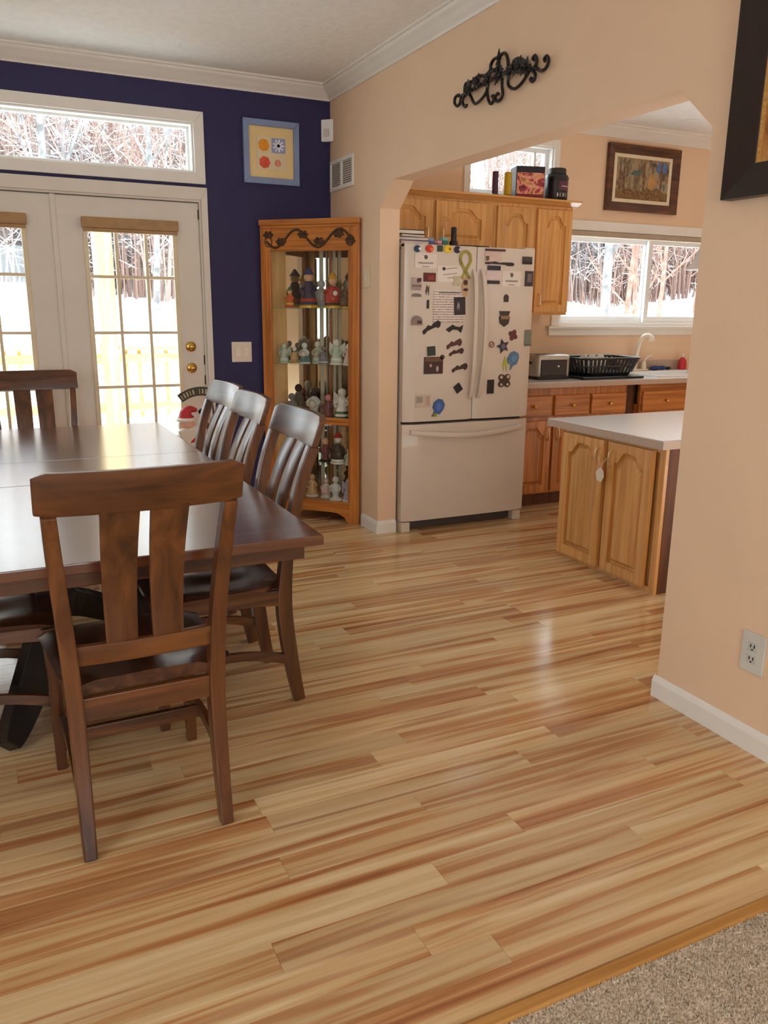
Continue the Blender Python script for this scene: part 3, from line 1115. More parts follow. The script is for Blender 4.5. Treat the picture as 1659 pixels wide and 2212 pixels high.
# carved vine
VINE = paint('carved_dark_vine', (70, 46, 24), 0.6, 0.2, 40)
pts = []
for k in range(49):
    t = k / 48
    pts.append((-0.30 + 0.60 * t, -0.004, 1.846 + 0.054 * math.sin(t * 2 * PI * 2.0 + 3.4)))
MB().tube(pts, 0.0075, 6).build('vine', VINE, hdr, smooth=60)
for k, cx in enumerate((-0.285, -0.195, -0.04, 0.07, 0.205, 0.285)):
    cz = 1.848 + (0.022 if k % 2 == 0 else -0.02)
    mb = MB()
    for q in range(6):
        a = q * 1.05 + k
        mb.ball((cx + 0.026 * math.cos(a), -0.004, cz + 0.017 * math.sin(a)), 0.013, 0.005, 0.010, 7, 4)
    mb.ball((cx, -0.007, cz), 0.010, 0.006, 0.010, 7, 4)
    mb.build('leaf_cluster', VINE, hdr, smooth=60)
for s in (-1, 1):
    pts = [(s * (0.285 + 0.025 * math.cos(a)), -0.003, 1.83 + 0.032 * math.sin(a)) for a in [k * PI / 6 for k in range(12)]]
    MB().tube(pts, 0.004, 5, closed=True).build('vine_curl', VINE, hdr)

CB = Matrix.Rotation(-PI / 4, 4, 'Z')


def cpos(u, d, z):
    p = CB @ Vector((u, d, 0)) + CO
    return (p.x, p.y, z)


def figurine(kind, label, u, d, z, h, c_body, c_head, c_base=None, c_hat=None, extra=None, group='figurines in the curio cabinet', rot=0.0, rough=0.2, skirt=None):
    t = thing('figurine', label, 'figurine', cpos(u, d, z), -PI / 4 + rot, group)
    if c_base:
        MB().lathe([(0.0, 0), (h * 0.26, 0), (h * 0.26, h * 0.05), (h * 0.2, h * 0.09), (0, h * 0.09)], 12).build('base', col(c_base[0], c_base[1], rough), t, smooth=40)
    z0 = h * 0.085 if c_base else 0.0005
    if kind == 'robe':
        prof = [(0, z0), (h * .24, z0), (h * .2, h * .25), (h * .13, h * .5), (h * .13, h * .62), (h * .06, h * .7), (0, h * .7)]
    elif kind == 'round':
        prof = [(0, z0), (h * .14, z0), (h * .24, h * .16), (h * .25, h * .32), (h * .17, h * .5), (h * .08, h * .62), (0, h * .62)]
    else:
        prof = [(0, z0), (h * .16, z0), (h * .11, h * .2), (h * .2, h * .4), (h * .14, h * .58), (h * .05, h * .68), (0, h * .68)]
    MB().lathe(prof, 12).build('body', col(c_body[0], c_body[1], rough), t, smooth=50)
    MB().ball((0, 0, h * 0.78), h * 0.13, h * 0.13, h * 0.14).build('head', col(c_head[0], c_head[1], rough), t, smooth=70)
    for s in (-1, 1):
        MB().tube(smoothpath([(s * h * .11, 0, h * .58), (s * h * .22, -h * .06, h * .46), (s * h * .14, -h * .18, h * .38)], 3), h * 0.045, 6).build('arm', col(c_body[0], c_body[1], rough), t, smooth=60)
    if c_hat:
        MB().lathe([(0, h * .83), (h * .17, h * .84), (h * .12, h * .89), (h * .03, h * 1.02), (0, h * 1.03)], 10).build('hat', col(c_hat[0], c_hat[1], rough), t, smooth=40)
    if skirt:
        MB().lathe([(0, h * .085), (h * .235, h * .086), (h * .215, h * .2), (h * .17, h * .34), (h * .14, h * .36), (0, h * .36)], 12).build('skirt', col(skirt[0], skirt[1], rough), t, smooth=40)
    if extra == 'ball':
        MB().ball((h * .16, -h * .17, h * .42), h * 0.075).build('ball', col('white', (226, 226, 220), rough), t, smooth=70)
    if extra == 'hoop':
        MB().tube([(h * .13 * math.cos(a), -h * .19, h * .42 + h * .13 * math.sin(a)) for a in [k * PI / 8 for k in range(16)]], h * 0.02, 5, closed=True).build('hoop', col('tanc', (196, 160, 110), rough), t)
    if extra == 'wings':
        for s in (-1, 1):
            MB().prism([(s * h * .05, h * .6), (s * h * .3, h * .8), (s * h * .34, h * .5), (s * h * .18, h * .3)], 'y', h * .08, h * .11).build('wing', col(c_head[0], c_head[1], rough), t)
    return t


RED, BLU, YEL, GRN = ('red', (178, 44, 40)), ('blue', (40, 74, 140)), ('yellow', (224, 178, 40)), ('green', (66, 110, 76))
WHT, BLK, SKN, PNK = ('white', (226, 226, 220)), ('black', (26, 24, 26)), ('skin', (222, 176, 140)), ('pink', (214, 140, 140))
GRY, PGR, PUR, TANC, CLR = ('grey', (120, 120, 128)), ('palegreen', (186, 204, 186)), ('plum', (112, 44, 62)), ('tanc', (196, 160, 110)), ('crystal', (206, 214, 216))
z1, z2, z3, z4, z5 = 1.4185, 1.0575, 0.7005, 0.3955, 0.1405
NAVY, ORG, BRN, BLU2 = ('navy', (36, 40, 84)), ('orange', (206, 96, 40)), ('brown', (92, 64, 46)), ('teal', (60, 120, 130))
BLUSH, LIL = ('blush', (214, 190, 186)), ('lilac', (176, 170, 196))
# (shape, label, u, d, z, height, body, head, base, hat, extra, skirt)
FIGS = [
    ('robe', 'navy and red robed figurine with a pointed blue hat on the top glass shelf', -0.050, 0.10, z1, 0.25, NAVY, SKN, YEL, BLU, None, RED),
    ('robe', 'small orange figurine with a green cap on the top glass shelf', -0.165, 0.05, z1, 0.13, ORG, SKN, RED, GRN, None, YEL),
    ('round', 'black and red figurine with a yellow cap on the top glass shelf', 0.130, 0.075, z1, 0.22, RED, SKN, YEL, YEL, 'ball', BLK),
    ('round', 'small dark brown figurine beside the yellow-capped one', 0.232, 0.05, z1, 0.12, BRN, BRN, YEL, None, None, None),
    ('slim', 'slender silver figurine at the back of the top glass shelf', -0.02, 0.235, z1, 0.20, CLR, CLR, CLR, None, None, None),
    ('robe', 'pale green porcelain figurine at the end of the middle glass shelf', -0.215, 0.04, z2, 0.14, PGR, PGR, PGR, None, 'wings', CLR),
    ('round', 'small tan figurine among the pale ones on the middle glass shelf', -0.14, 0.055, z2, 0.12, TANC, WHT, TANC, None, None, None),
    ('slim', 'silvery figurine holding a hoop on the middle glass shelf', -0.065, 0.045, z2, 0.15, CLR, CLR, CLR, None, 'hoop', BLU2),
    ('robe', 'pale green figurine in the centre of the middle glass shelf', 0.005, 0.11, z2, 0.16, PGR, WHT, PGR, None, 'hoop', CLR),
    ('round', 'grey figurine on the middle glass shelf', 0.075, 0.03, z2, 0.13, GRY, GRY, GRY, None, None, CLR),
    ('robe', 'white and green winged figurine on the middle glass shelf', 0.160, 0.065, z2, 0.18, PGR, WHT, WHT, None, 'wings', WHT),
    ('robe', 'pale pink figurine at the stile end of the middle glass shelf', 0.250, 0.035, z2, 0.15, BLUSH, WHT, WHT, None, None, None),
    ('round', 'dark grey figurine on the wooden shelf of the curio', -0.17, 0.06, z3, 0.17, GRY, GRY, BLK, None, None, BLK),
    ('slim', 'silver and black figurine on the wooden shelf of the curio', -0.02, 0.10, z3, 0.21, CLR, BLK, CLR, None, 'hoop', None),
    ('robe', 'plum red figurine on the wooden shelf of the curio', 0.090, 0.08, z3, 0.17, PUR, PNK, PUR, None, None, None),
    ('robe', 'tall white and green angel figurine on the wooden shelf', 0.195, 0.055, z3, 0.22, WHT, WHT, GRN, None, 'wings', GRN),
    ('slim', 'dark red figurine on the lower glass shelf', 0.06, 0.10, z4, 0.18, PUR, SKN, BLK, None, None, None),
    ('round', 'black and white figurine with a red cap on the lower glass shelf', 0.165, 0.075, z4, 0.21, BLK, WHT, WHT, RED, None, WHT),
    ('robe', 'small pale green figurine at the stile end of the lower glass shelf', 0.255, 0.03, z4, 0.12, PGR, PGR, CLR, None, None, None),
    ('slim', 'tan figurine on the lower glass shelf', -0.12, 0.08, z4, 0.18, TANC, SKN, TANC, None, None, None),
    ('round', 'blush pink figurine on the bottom shelf of the curio', 0.06, 0.11, z5, 0.15, BLUSH, BLUSH, WHT, None, None, CLR),
    ('slim', 'crystal clear figurine on the bottom shelf of the curio', 0.15, 0.06, z5, 0.18, CLR, CLR, WHT, None, None, None),
    ('robe', 'lilac robed figurine on the bottom shelf of the curio', 0.247, 0.058, z5, 0.17, LIL, LIL, WHT, None, 'wings', None),
    ('robe', 'tan robed figurine on the bottom shelf of the curio', -0.05, 0.12, z5, 0.17, TANC, TANC, WHT, None, None, None),
]
for sh_, lab, u, d, z, h, cb_, chd, cbs, cht, ex, skt in FIGS:
    figurine(sh_, lab, u, max(d, 0.27 * h + 0.014), z, h, cb_, chd, cbs, cht, ex, skirt=skt)

# ================================================================== WALL FITTINGS (dining)
# framed flower print
fp = thing('framed_print', 'square blue-grey framed print of four coloured flowers on the navy wall', 'picture', (-0.4105, 0, 2.379))
BLF = paint('slate_blue_frame', (128, 146, 184), 0.5, 0.06, 10)
hw_, hh_ = 0.185, 0.190
for a in range(4):
    b = [(-hw_, -hh_), (hw_, -hh_), (hw_, hh_), (-hw_, hh_)]
    i0, i1 = b[a], b[(a + 1) % 4]
    k = 0.80
    MB().prism([i0, i1, (i1[0] * k, i1[1] * k), (i0[0] * k, i0[1] * k)], 'y', -0.026, -0.002).build('frame_side', BLF, fp, bevel=0.003)
boxo('mat_board', paint('cream_mat', (232, 206, 150), 0.8), -hw_ * .8, hw_ * .8, -0.010, -0.004, -hh_ * .8, hh_ * .8, fp)
art = boxo('print_sheet', paint('print_cream', (222, 206, 170), 0.8), -0.098, 0.098, -0.0125, -0.0102, -0.106, 0.092, fp)
for (cx, cz, c, r) in ((-0.05, 0.042, (228, 150, 40), 0.036), (-0.046, -0.06, (222, 92, 68), 0.036), (0.042, -0.06, (216, 140, 116), 0.022)):
    mb = MB()
    for q in range(7):
        a = q * 2 * PI / 7
        mb.ball((cx + r * .55 * math.cos(a), -0.0128, cz + r * .55 * math.sin(a)), r * 0.5, 0.0012, r * 0.5, 8, 4)
    mb.ball((cx, -0.0132, cz), r * .5, 0.0014, r * .5, 8, 4)
    mb.build('flower', paint('flower_%d' % c[2], c, 0.8, 0.15, 30), fp)
boxo('blue_square', paint('print_blue', (150, 160, 196), 0.8), 0.002, 0.094, -0.0135, -0.0126, 0.0, 0.088, art)
mb = MB()
for q in range(9):
    a = q * 2 * PI / 9
    mb.bar([(0.048, -0.0142, 0.044), (0.048 + 0.038 * math.cos(a), -0.0142, 0.044 + 0.038 * math.sin(a))], 0.0012, 0.010, side=(0, 1, 0))
mb.build('flower', paint('flower_white', (230, 232, 240), 0.8), fp)

# corner motion sensor
ms = thing('motion_sensor', 'white motion sensor high in the corner over the curio cabinet', 'sensor', (-0.034, -0.034, 2.475))
MB().prism([(-0.033, 0.030), (0.030, -0.033), (0.030, 0.0), (0.0, 0.030)], 'z', 0, 0.135).build('housing', VINYL, ms, bevel=0.006)
MB().prism([(-0.018, 0.004), (0.004, -0.018), (0.0, -0.026), (-0.026, 0.0)], 'z', 0.03, 0.075).build('lens', paint('sensor_lens', (214, 206, 206), 0.3), ms, bevel=0.002)

# return-air vent
vt = thing('air_vent', 'white two-bay louvred air vent beside the wall corner', 'vent', (0, -0.2085, 2.260))
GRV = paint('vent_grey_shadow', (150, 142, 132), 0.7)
for y0, y1, z0, z1_ in ((-0.19, 0.19, 0.072, 0.094), (-0.19, 0.19, -0.094, -0.072), (-0.19, -0.172, -0.072, 0.072), (0.172, 0.19, -0.072, 0.072), (-0.014, 0.014, -0.072, 0.072)):
    boxo('vent_frame', WHITE, -0.012, -0.0005, y0, y1, z0, z1_, vt, 0.002)
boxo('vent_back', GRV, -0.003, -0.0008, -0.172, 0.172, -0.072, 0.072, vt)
for y0 in (-0.170, 0.016):
    for k in range(11):
        z = -0.066 + k * 0.0132
        MB().prism([(-0.003, z), (-0.003, z + 0.0015), (-0.010, z - 0.0045), (-0.010, z - 0.006)], 'y', y0, y0 + 0.154).build('louvre', WHITE, vt)

# double rocker switch on the navy wall
sw = thing('light_switch', 'white double rocker light switch on the navy wall', 'switch', (-0.6445, 0, 1.1287))
boxo('plate', paint('ivory_plate', (226, 214, 198), 0.4), -0.068, 0.068, -0.007, -0.0005, -0.066, 0.066, sw, 0.003)
for cx in (-0.028, 0.028):
    boxo('rocker', paint('ivory_rocker', (232, 222, 208), 0.35), cx - 0.017, cx + 0.017, -0.012, -0.007, -0.034, 0.034, sw, 0.002)
sw2 = thing('thermostat_plate', 'slim cream switch plate on the peach wall beside the curio cabinet', 'switch', (0, -0.604, 1.60))
boxo('plate', paint('cream_plate', (226, 208, 182), 0.45), -0.008, -0.0005, -0.044, 0.044, -0.058, 0.058, sw2, 0.003)
boxo('toggle', paint('ivory_rocker', (232, 222, 208), 0.35), -0.016, -0.008, -0.006, 0.006, -0.013, 0.013, sw2, 0.002)

# outlet
ou = thing('wall_outlet', 'grey-white double socket outlet low on the peach wall', 'outlet', (0, -3.678, 0.338))
boxo('plate', paint('outlet_plate', (206, 206, 200), 0.4), -0.008, -0.0005, -0.045, 0.045, -0.068, 0.068, ou, 0.003)
for cz in (-0.021, 0.021):
    rec = boxo('receptacle', paint('outlet_face', (190, 192, 188), 0.4), -0.0105, -0.008, -0.017, 0.017, cz - 0.015, cz + 0.015, ou, 0.0012)
    for yy in (-0.007, 0.007):
        boxo('slot', BLACKP, -0.0112, -0.0104, yy - 0.002, yy + 0.002, cz - 0.002, cz + 0.009, rec)
    boxo('slot', BLACKP, -0.0112, -0.0104, -0.003, 0.003, cz - 0.011, cz - 0.006, rec)

# dark framed picture with gold slip, on the wall beside the archway
pf = thing('dark_framed_picture', 'large black-brown framed picture with a gold inner edge beside the archway', 'picture', (0, -3.38, 1.756))
DKF = paint('espresso_frame', (36, 26, 24), 0.35, 0.2, 12)
PWD, PHT, FW = 0.95, 1.0, 0.098
b = [(0, 0), (-PWD, 0), (-PWD, PHT), (0, PHT)]
inn = [(-FW, FW), (-PWD + FW, FW), (-PWD + FW, PHT - FW), (-FW, PHT - FW)]
for a in range(4):
    c = (a + 1) % 4
    mb = MB()
    A = [(-0.001, *b[a]), (-0.001, *b[c]), (-0.001, *inn[c]), (-0.001, *inn[a])]
    B_ = [(-0.045, *b[a]), (-0.045, *b[c]), (-0.020, *inn[c]), (-0.020, *inn[a])]
    mb.ring([A, B_])
    mb.build('frame_side', DKF, pf, bevel=0.002)
GOLD = paint('gold_slip', (196, 150, 84), 0.4, 0.25, 120, metal=0.4)
for a in range(4):
    c = (a + 1) % 4
    k = 0.014
    s2 = [(p[0] + (k if i in (1, 2) else -k), p[1] + (k if i in (0, 1) else -k)) for i, p in enumerate(inn)]
    mb = MB()
    mb.ring([[(-0.004, *inn[a]), (-0.004, *inn[c]), (-0.004, *s2[c]), (-0.004, *s2[a])], [(-0.018, *inn[a]), (-0.018, *inn[c]), (-0.014, *s2[c]), (-0.014, *s2[a])]])
    mb.build('gold_slip', GOLD, pf)
boxo('canvas', speckle('amber_canvas', [(0.3, (130, 76, 36)), (0.5, (176, 116, 62)), (0.7, (206, 156, 96))], 14), -0.010, -0.003, -PWD + FW + 0.01, -FW - 0.01, FW + 0.01, PHT - FW - 0.01, pf)

# wrought iron scrollwork over the archway
ir = thing('iron_scroll_decor', 'black wrought iron scrollwork with leaves over the archway', 'wall decor', (0, -2.04, 2.41))
TR = {
    'finial_stem': [(-2.037, 2.505), (-2.040, 2.48), (-2.047, 2.43)],
    'arch_scroll': [(-2.034, 2.490), (-2.000, 2.492), (-1.976, 2.476), (-1.969, 2.452), (-1.921, 2.438)],
    'arch_scroll ': [(-2.043, 2.491), (-2.067, 2.498), (-2.092, 2.490), (-2.109, 2.463), (-2.114, 2.437)],
    'end_scroll': [(-2.279, 2.384), (-2.322, 2.380), (-2.361, 2.362), (-2.392, 2.367), (-2.405, 2.389), (-2.393, 2.409), (-2.376, 2.402), (-2.382, 2.392)],
    'end_scroll ': [(-2.289, 2.385), (-2.316, 2.390), (-2.322, 2.415), (-2.309, 2.431), (-2.297, 2.423), (-2.305, 2.416)],
    'end_scroll  ': [(-2.296, 2.377), (-2.316, 2.361), (-2.313, 2.341), (-2.297, 2.336), (-2.285, 2.347), (-2.293, 2.350)],
    'end_scroll   ': [(-1.770, 2.402), (-1.726, 2.400), (-1.714, 2.372), (-1.689, 2.363), (-1.662, 2.382), (-1.668, 2.405), (-1.697, 2.411), (-1.704, 2.401)],
    'end_scroll    ': [(-1.770, 2.402), (-1.748, 2.392), (-1.735, 2.375), (-1.751, 2.351), (-1.772, 2.345), (-1.775, 2.355)],
    'heart_scroll': [(-1.952, 2.400), (-1.952, 2.376), (-1.961, 2.342), (-1.983, 2.315), (-2.004, 2.320), (-2.006, 2.342), (-1.993, 2.342)],
    'heart_scroll ': [(-2.072, 2.400), (-2.072, 2.366), (-2.081, 2.333), (-2.064, 2.315), (-2.033, 2.315), (-2.019, 2.333), (-2.040, 2.345), (-2.047, 2.339)],
    'bow': [(-2.121, 2.400), (-2.121, 2.362), (-2.170, 2.336), (-2.226, 2.348), (-2.279, 2.384)],
    'bow ': [(-1.790, 2.402), (-1.812, 2.379), (-1.849, 2.342), (-1.902, 2.348), (-1.946, 2.371), (-1.960, 2.405)],
    'upper_bow': [(-2.140, 2.408), (-2.151, 2.423), (-2.160, 2.448), (-2.200, 2.447), (-2.242, 2.422), (-2.279, 2.386)],
    'upper_bow ': [(-1.760, 2.402), (-1.753, 2.422), (-1.765, 2.446), (-1.814, 2.442), (-1.868, 2.453), (-1.921, 2.441), (-1.949, 2.415)],
    'spine': [(-1.740, 2.400), (-1.871, 2.410), (-1.975, 2.413), (-2.074, 2.416), (-2.170, 2.406), (-2.290, 2.384)],
}
for nm, P in TR.items():
    pts = smoothpath([(-0.022, p[0] + 2.04, p[1] - 2.41) for p in P], 4)
    MB().tube(pts, 0.0072 if nm.strip() != 'spine' else 0.009, 6).build(nm.strip(), IRON, ir, smooth=60)
MB().lathe([(0.0, 0.0), (0.013, 0.012), (0.006, 0.034), (0.0, 0.058)], 8, (-0.022, 0.003, 0.062)).build('spear_finial', IRON, ir, smooth=50)
rg = random.Random(4)
for cy_, cz_, n in ((0.235, 0.004, 9), (0.165, 0.018, 7), (0.075, 0.008, 7), (-0.02, 0.002, 6), (-0.10, 0.0, 7), (-0.165, 0.004, 9), (-0.215, -0.008, 6), (0.0, 0.03, 4)):
    mb = MB()
    for q in range(n):
        a = q * 2 * PI / n + rg.uniform(-.3, .3)
        L = rg.uniform(0.035, 0.055)
        tip = (-0.030 - rg.uniform(0, .012), cy_ + L * math.cos(a), cz_ + L * 0.75 * math.sin(a))
        mid = (-0.034, cy_ + L * .55 * math.cos(a), cz_ + L * .42 * math.sin(a))
        mb.bar([(-0.022, cy_, cz_), mid, tip], [0.010, 0.019, 0.003], [0.003, 0.004, 0.002], side=(0, -math.sin(a), math.cos(a)))
    mb.ball((-0.034, cy_, cz_), 0.009, 0.011, 0.011, 8, 5)
    mb.build('leaf_rosette', IRON, ir)
for yy in (-0.25, 0.25):
    MB().lathe([(0.004, -0.022), (0.004, -0.0005)], 6, (0, yy * 0.85, 0.0), axis='x').build('mounting_pin', IRON, ir)

# ================================================================== SANTA DECORATION
sa = thing('santa_decoration', 'painted wooden Santa decoration with arched banner standing by the glass doors', 'decoration', (-1.055, -0.30, 0))
SRED, SWH = paint('santa_red', (190, 44, 52), 0.5, 0.1), paint('santa_white', (240, 238, 232), 0.7, 0.03)
SBK = paint('santa_black', (36, 28, 26), 0.5)
boxo('base', SBK, -0.13, 0.15, -0.07, 0.07, 0, 0.03, sa, 0.006)
MB().lathe([(0, 0.03), (0.10, 0.03), (0.115, 0.2), (0.105, 0.42), (0.085, 0.58), (0.05, 0.66), (0, 0.66)], 16).build('coat', SRED, sa, smooth=50)
MB().lathe([(0, 0.55), (0.090, 0.555), (0.098, 0.575), (0.090, 0.6), (0, 0.6)], 16).build('fur_collar', SWH, sa, smooth=50)
SK = paint('santa_skin', (226, 180, 156), 0.6)
MB().ball((-0.045, -0.02, 0.700), 0.052, 0.048, 0.056).build('head', SK, sa, smooth=70)
MB().prism([(-0.110, 0.675), (-0.098, 0.625), (-0.05, 0.590), (0.0, 0.64), (0.008, 0.705), (-0.03, 0.690), (-0.075, 0.690)], 'y', -0.085, -0.03).build('beard', SWH, sa, bevel=0.012)
MB().ball((-0.05, -0.078, 0.700), 0.010).build('nose', SK, sa, smooth=70)
MB().lathe([(0, -0.011), (0.056, -0.011), (0.063, 0.0), (0.056, 0.013), (0, 0.013)], 14, (-0.045, -0.015, 0.737)).build('hat_brim', SWH, sa, smooth=50)
MB().tube(smoothpath([(-0.045, -0.015, 0.745), (-0.043, -0.015, 0.778), (-0.018, -0.02, 0.800), (0.022, -0.025, 0.793)], 4), [0.053, 0.050, 0.046, 0.042, 0.040, 0.036, 0.033, 0.028, 0.025, 0.021, 0.017, 0.014, 0.010], 10).build('hat', SRED, sa, smooth=60)
MB().ball((0.045, -0.03, 0.785), 0.018).build('hat_pompom', SBK, sa, smooth=70)
MB().tube(smoothpath([(0.06, 0, 0.60), (0.115, -0.04, 0.62), (0.125, -0.06, 0.70)], 3), 0.028, 8).build('arm', SRED, sa, smooth=60)
MB().tube([(0.10, -0.05, 0.62), (0.07, -0.07, 0.72)], 0.011, 6).build('stick', paint('santa_stick', (96, 60, 40), 0.6), sa)
MB().ball((0.155, -0.04, 0.64), 0.022, 0.022, 0.035).build('mitten', SBK, sa, smooth=70)
MB().tube(smoothpath([(0.150, 0.03, 0.03), (0.160, 0.03, 0.5), (0.135, 0.03, 0.80), (0.128, 0.02, 0.93)], 5), 0.006, 6).build('pole', SBK, sa, smooth=60)
ban = []
for k in range(13):
    a = math.radians(128 - k * 5.2)
    ban.append((math.cos(a), math.sin(a)))
cxb, czb = 0.075, 0.70
mb = MB()
mb.prism([(cxb + 0.235 * c - 0.02, czb + 0.235 * s) for c, s in ban] + [(cxb + 0.180 * c - 0.02, czb + 0.180 * s) for c, s in ban[::-1]], 'y', 0.0, 0.012)
bn = mb.build('banner', paint('banner_dark', (74, 70, 56), 0.6), sa)
mb = MB()
for k in range(11):
    if k == 5:
        continue
    a = math.radians(124 - k * 5.4)
    c, s = math.cos(a), math.sin(a)
    r0, r1 = 0.193, 0.222
    mb.bar([(cxb - 0.02 + r0 * c, -0.0015, czb + r0 * s), (cxb - 0.02 + r1 * c, -0.0015, czb + r1 * s)], 0.003, 0.009 if k % 3 else 0.005, side=(0, 1, 0))
mb.build('banner_lettering', paint('banner_cream', (196, 186, 160), 0.6), bn)

# ================================================================== REFRIGERATOR
FX0, FX1, FY, FZ = 0.142, 1.088, -0.8516, 1.797
fg = thing('refrigerator', 'white French-door refrigerator with a bottom freezer drawer covered in magnets', 'refrigerator', (0, 0, 0))
boxo('cabinet_body', FRIDGE, FX0 + 0.004, FX1 - 0.004, -0.775, -0.06, 0.05, 1.775, fg, 0.008)
boxo('door_gasket', FRIDGED, FX0 + 0.02, FX1 - 0.02, -0.785, -0.775, 0.06, 1.76, fg)
XS = 0.651
for nm, x0, x1 in (('left_door', FX0, XS - 0.003), ('right_door', XS + 0.003, FX1)):
    # gently bowed door front
    mb = MB()
    N = 12
    front = []
    for k in range(N + 1):
        t = k / N
        x = x0 + (x1 - x0) * t
        e = min(t, 1 - t)
        yv = FY + 0.004 - 0.004 * math.sin(PI * t) + (0.016 * (1 - e / 0.04) ** 2 if e < 0.04 else 0)
        front.append((x, yv))
    mb.prism(front + [(x1, -0.786), (x0, -0.786)], 'z', 0.724, FZ)
    d_ = mb.build(nm, FRIDGE, fg, smooth=50)
front = []
for k in range(13):
    t = k / 12
    e = min(t, 1 - t)
    front.append((FX0 + (FX1 - FX0) * t, FY + 0.004 - 0.004 * math.sin(PI * t) + (0.016 * (1 - e / 0.02) ** 2 if e < 0.02 else 0)))
dr = MB().prism(front + [(FX1, -0.786), (FX0, -0.786)], 'z', 0.075, 0.706).build('freezer_drawer', FRIDGE, fg, smooth=50)
mb = MB()
pts = []
for k in range(21):
    t = k / 20
    pts.append((FX0 + 0.05 + (FX1 - FX0 - 0.10) * t, FY - 0.045 * math.sin(PI * t) ** 0.6 + 0.002, 0.660 - 0.030 * math.sin(PI * t)))
mb.bar(pts, 0.018, 0.030, side=(0, 1, 0))
mb.build('drawer_handle', FRIDGE, dr, bevel=0.005, smooth=50)
for s, xh in ((-1, XS - 0.030), (1, XS + 0.030)):
    pts = []
    for k in range(21):
        t = k / 20
        pts.append((xh + s * 0.008 * math.sin(PI * t), FY - 0.055 * math.sin(PI * t) ** 0.5 + 0.004, 0.86 + 0.80 * t))
    MB().bar(pts, 0.026, 0.018).build('door_handle', FRIDGE, fg, bevel=0.005, smooth=50)
for xc in (FX0 + 0.03, FX1 - 0.05):
    boxo('hinge_cap', FRIDGE, xc - 0.03, xc + 0.05, -0.83, -0.74, FZ - 0.02, FZ + 0.012, fg, 0.006)
boxo('toe_grille', paint('grille_dark', (70, 66, 62), 0.6), FX0 + 0.07, FX1 - 0.08, -0.79, -0.765, 0.012, 0.06, fg)
for xc in (FX0 + 0.035, FX1 - 0.045):
    boxo('foot_cover', FRIDGE, xc - 0.035, xc + 0.03, -0.84, -0.74, 0.0, 0.068, fg, 0.006)

# --- magnets and papers on the fridge doors (centre x, centre z, width, height)
MY = FY - 0.0012
fgroup = 'magnets and papers on the refrigerator'


def shape_pts(kind, w, h):
    if kind == 'rect':
        return [(-w / 2, -h / 2), (w / 2, -h / 2), (w / 2, h / 2), (-w / 2, h / 2)]
    if kind == 'disc':
        return [(w / 2 * math.cos(a), h / 2 * math.sin(a)) for a in [k * 2 * PI / 18 for k in range(18)]]
    if kind == 'star':
        return [((w / 2 if k % 2 == 0 else w / 4.2) * math.sin(k * PI / 5), (h / 2 if k % 2 == 0 else h / 4.2) * math.cos(k * PI / 5)) for k in range(10)]
    if kind == 'clover':
        return [((0.30 + 0.2 * abs(math.sin(2 * a))) * w * math.cos(a), (0.30 + 0.2 * abs(math.sin(2 * a))) * h * math.sin(a)) for a in [k * 2 * PI / 24 for k in range(24)]]
    if kind == 'dome':
        return [(-w / 2, -h / 2), (w / 2, -h / 2)] + [(w / 2 * math.cos(a), -h * 0.1 + h * 0.6 * math.sin(a)) for a in [k * PI / 10 for k in range(11)]]
    if kind == 'shield':
        return [(0, -h / 2), (w * .4, -h * .3), (w * .5, h * .1), (w * .38, h * .22), (w * .5, h * .5), (-w * .5, h * .5), (-w * .38, h * .22), (-w * .5, h * .1), (-w * .4, -h * .3)]
    if kind == 'truck':
        return [(-w / 2, -h * .5), (-w * .38, -h * .5), (-w * .3, -h * .3), (w * .2, -h * .2), (w * .3, -h * .42), (w * .42, -h * .3), (w * .5, h * .1), (w * .4, h * .5), (w * .1, h * .3), (0, h * .1), (-w * .15, h * .35), (-w * .3, h * .1), (-w * .5, -h * .1)]
    if kind == 'bird':
        return [(-w * .5, -h * .5), (-w * .2, -h * .35), (w * .1, -h * .4), (w * .42, -h * .1), (w * .5, h * .18), (w * .3, h * .45), (0, h * .5), (-w * .35, h * .3), (-w * .45, 0), (-w * .3, -h * .2)]
    if kind == 'creature':
        return [(-w * .5, -h * .1), (-w * .3, -h * .45), (-w * .1, -h * .1), (w * .2, -h * .15), (w * .38, -h * .5), (w * .45, -h * .1), (w * .5, h * .45), (w * .3, h * .2), (w * .05, h * .3), (-w * .1, h * .5), (-w * .3, h * .2)]


def magnet(label, kind, q, rgb, rot=0.0, th=0.004, m=None, cat='magnet', name='fridge_magnet', extras=()):
    x, z, w, h = q
    pts = shape_pts(kind, w, h)
    c, s = math.cos(rot), math.sin(rot)
    pts = [(p[0] * c - p[1] * s, p[0] * s + p[1] * c) for p in pts]
    m = m or col('mag_%d_%d_%d' % rgb, rgb, 0.45)
    o = MB().prism(pts, 'y', -th, 0.0).build(name, m, None, loc=(x, MY, z))
    tag(o, label, cat, fgroup)
    for nm, k2, (ex, ez, ew, eh), ergb in extras:
        p2 = [(p[0] + ex * w, p[1] + ez * h) for p in shape_pts(k2, ew * w, eh * h)]
        p2 = [(p[0] * c - p[1] * s, p[0] * s + p[1] * c) for p in p2]
        MB().prism(p2, 'y', -th - 0.0015, -th).build(nm, col('mag_%d_%d_%d' % ergb, ergb, 0.5), o)
    return o


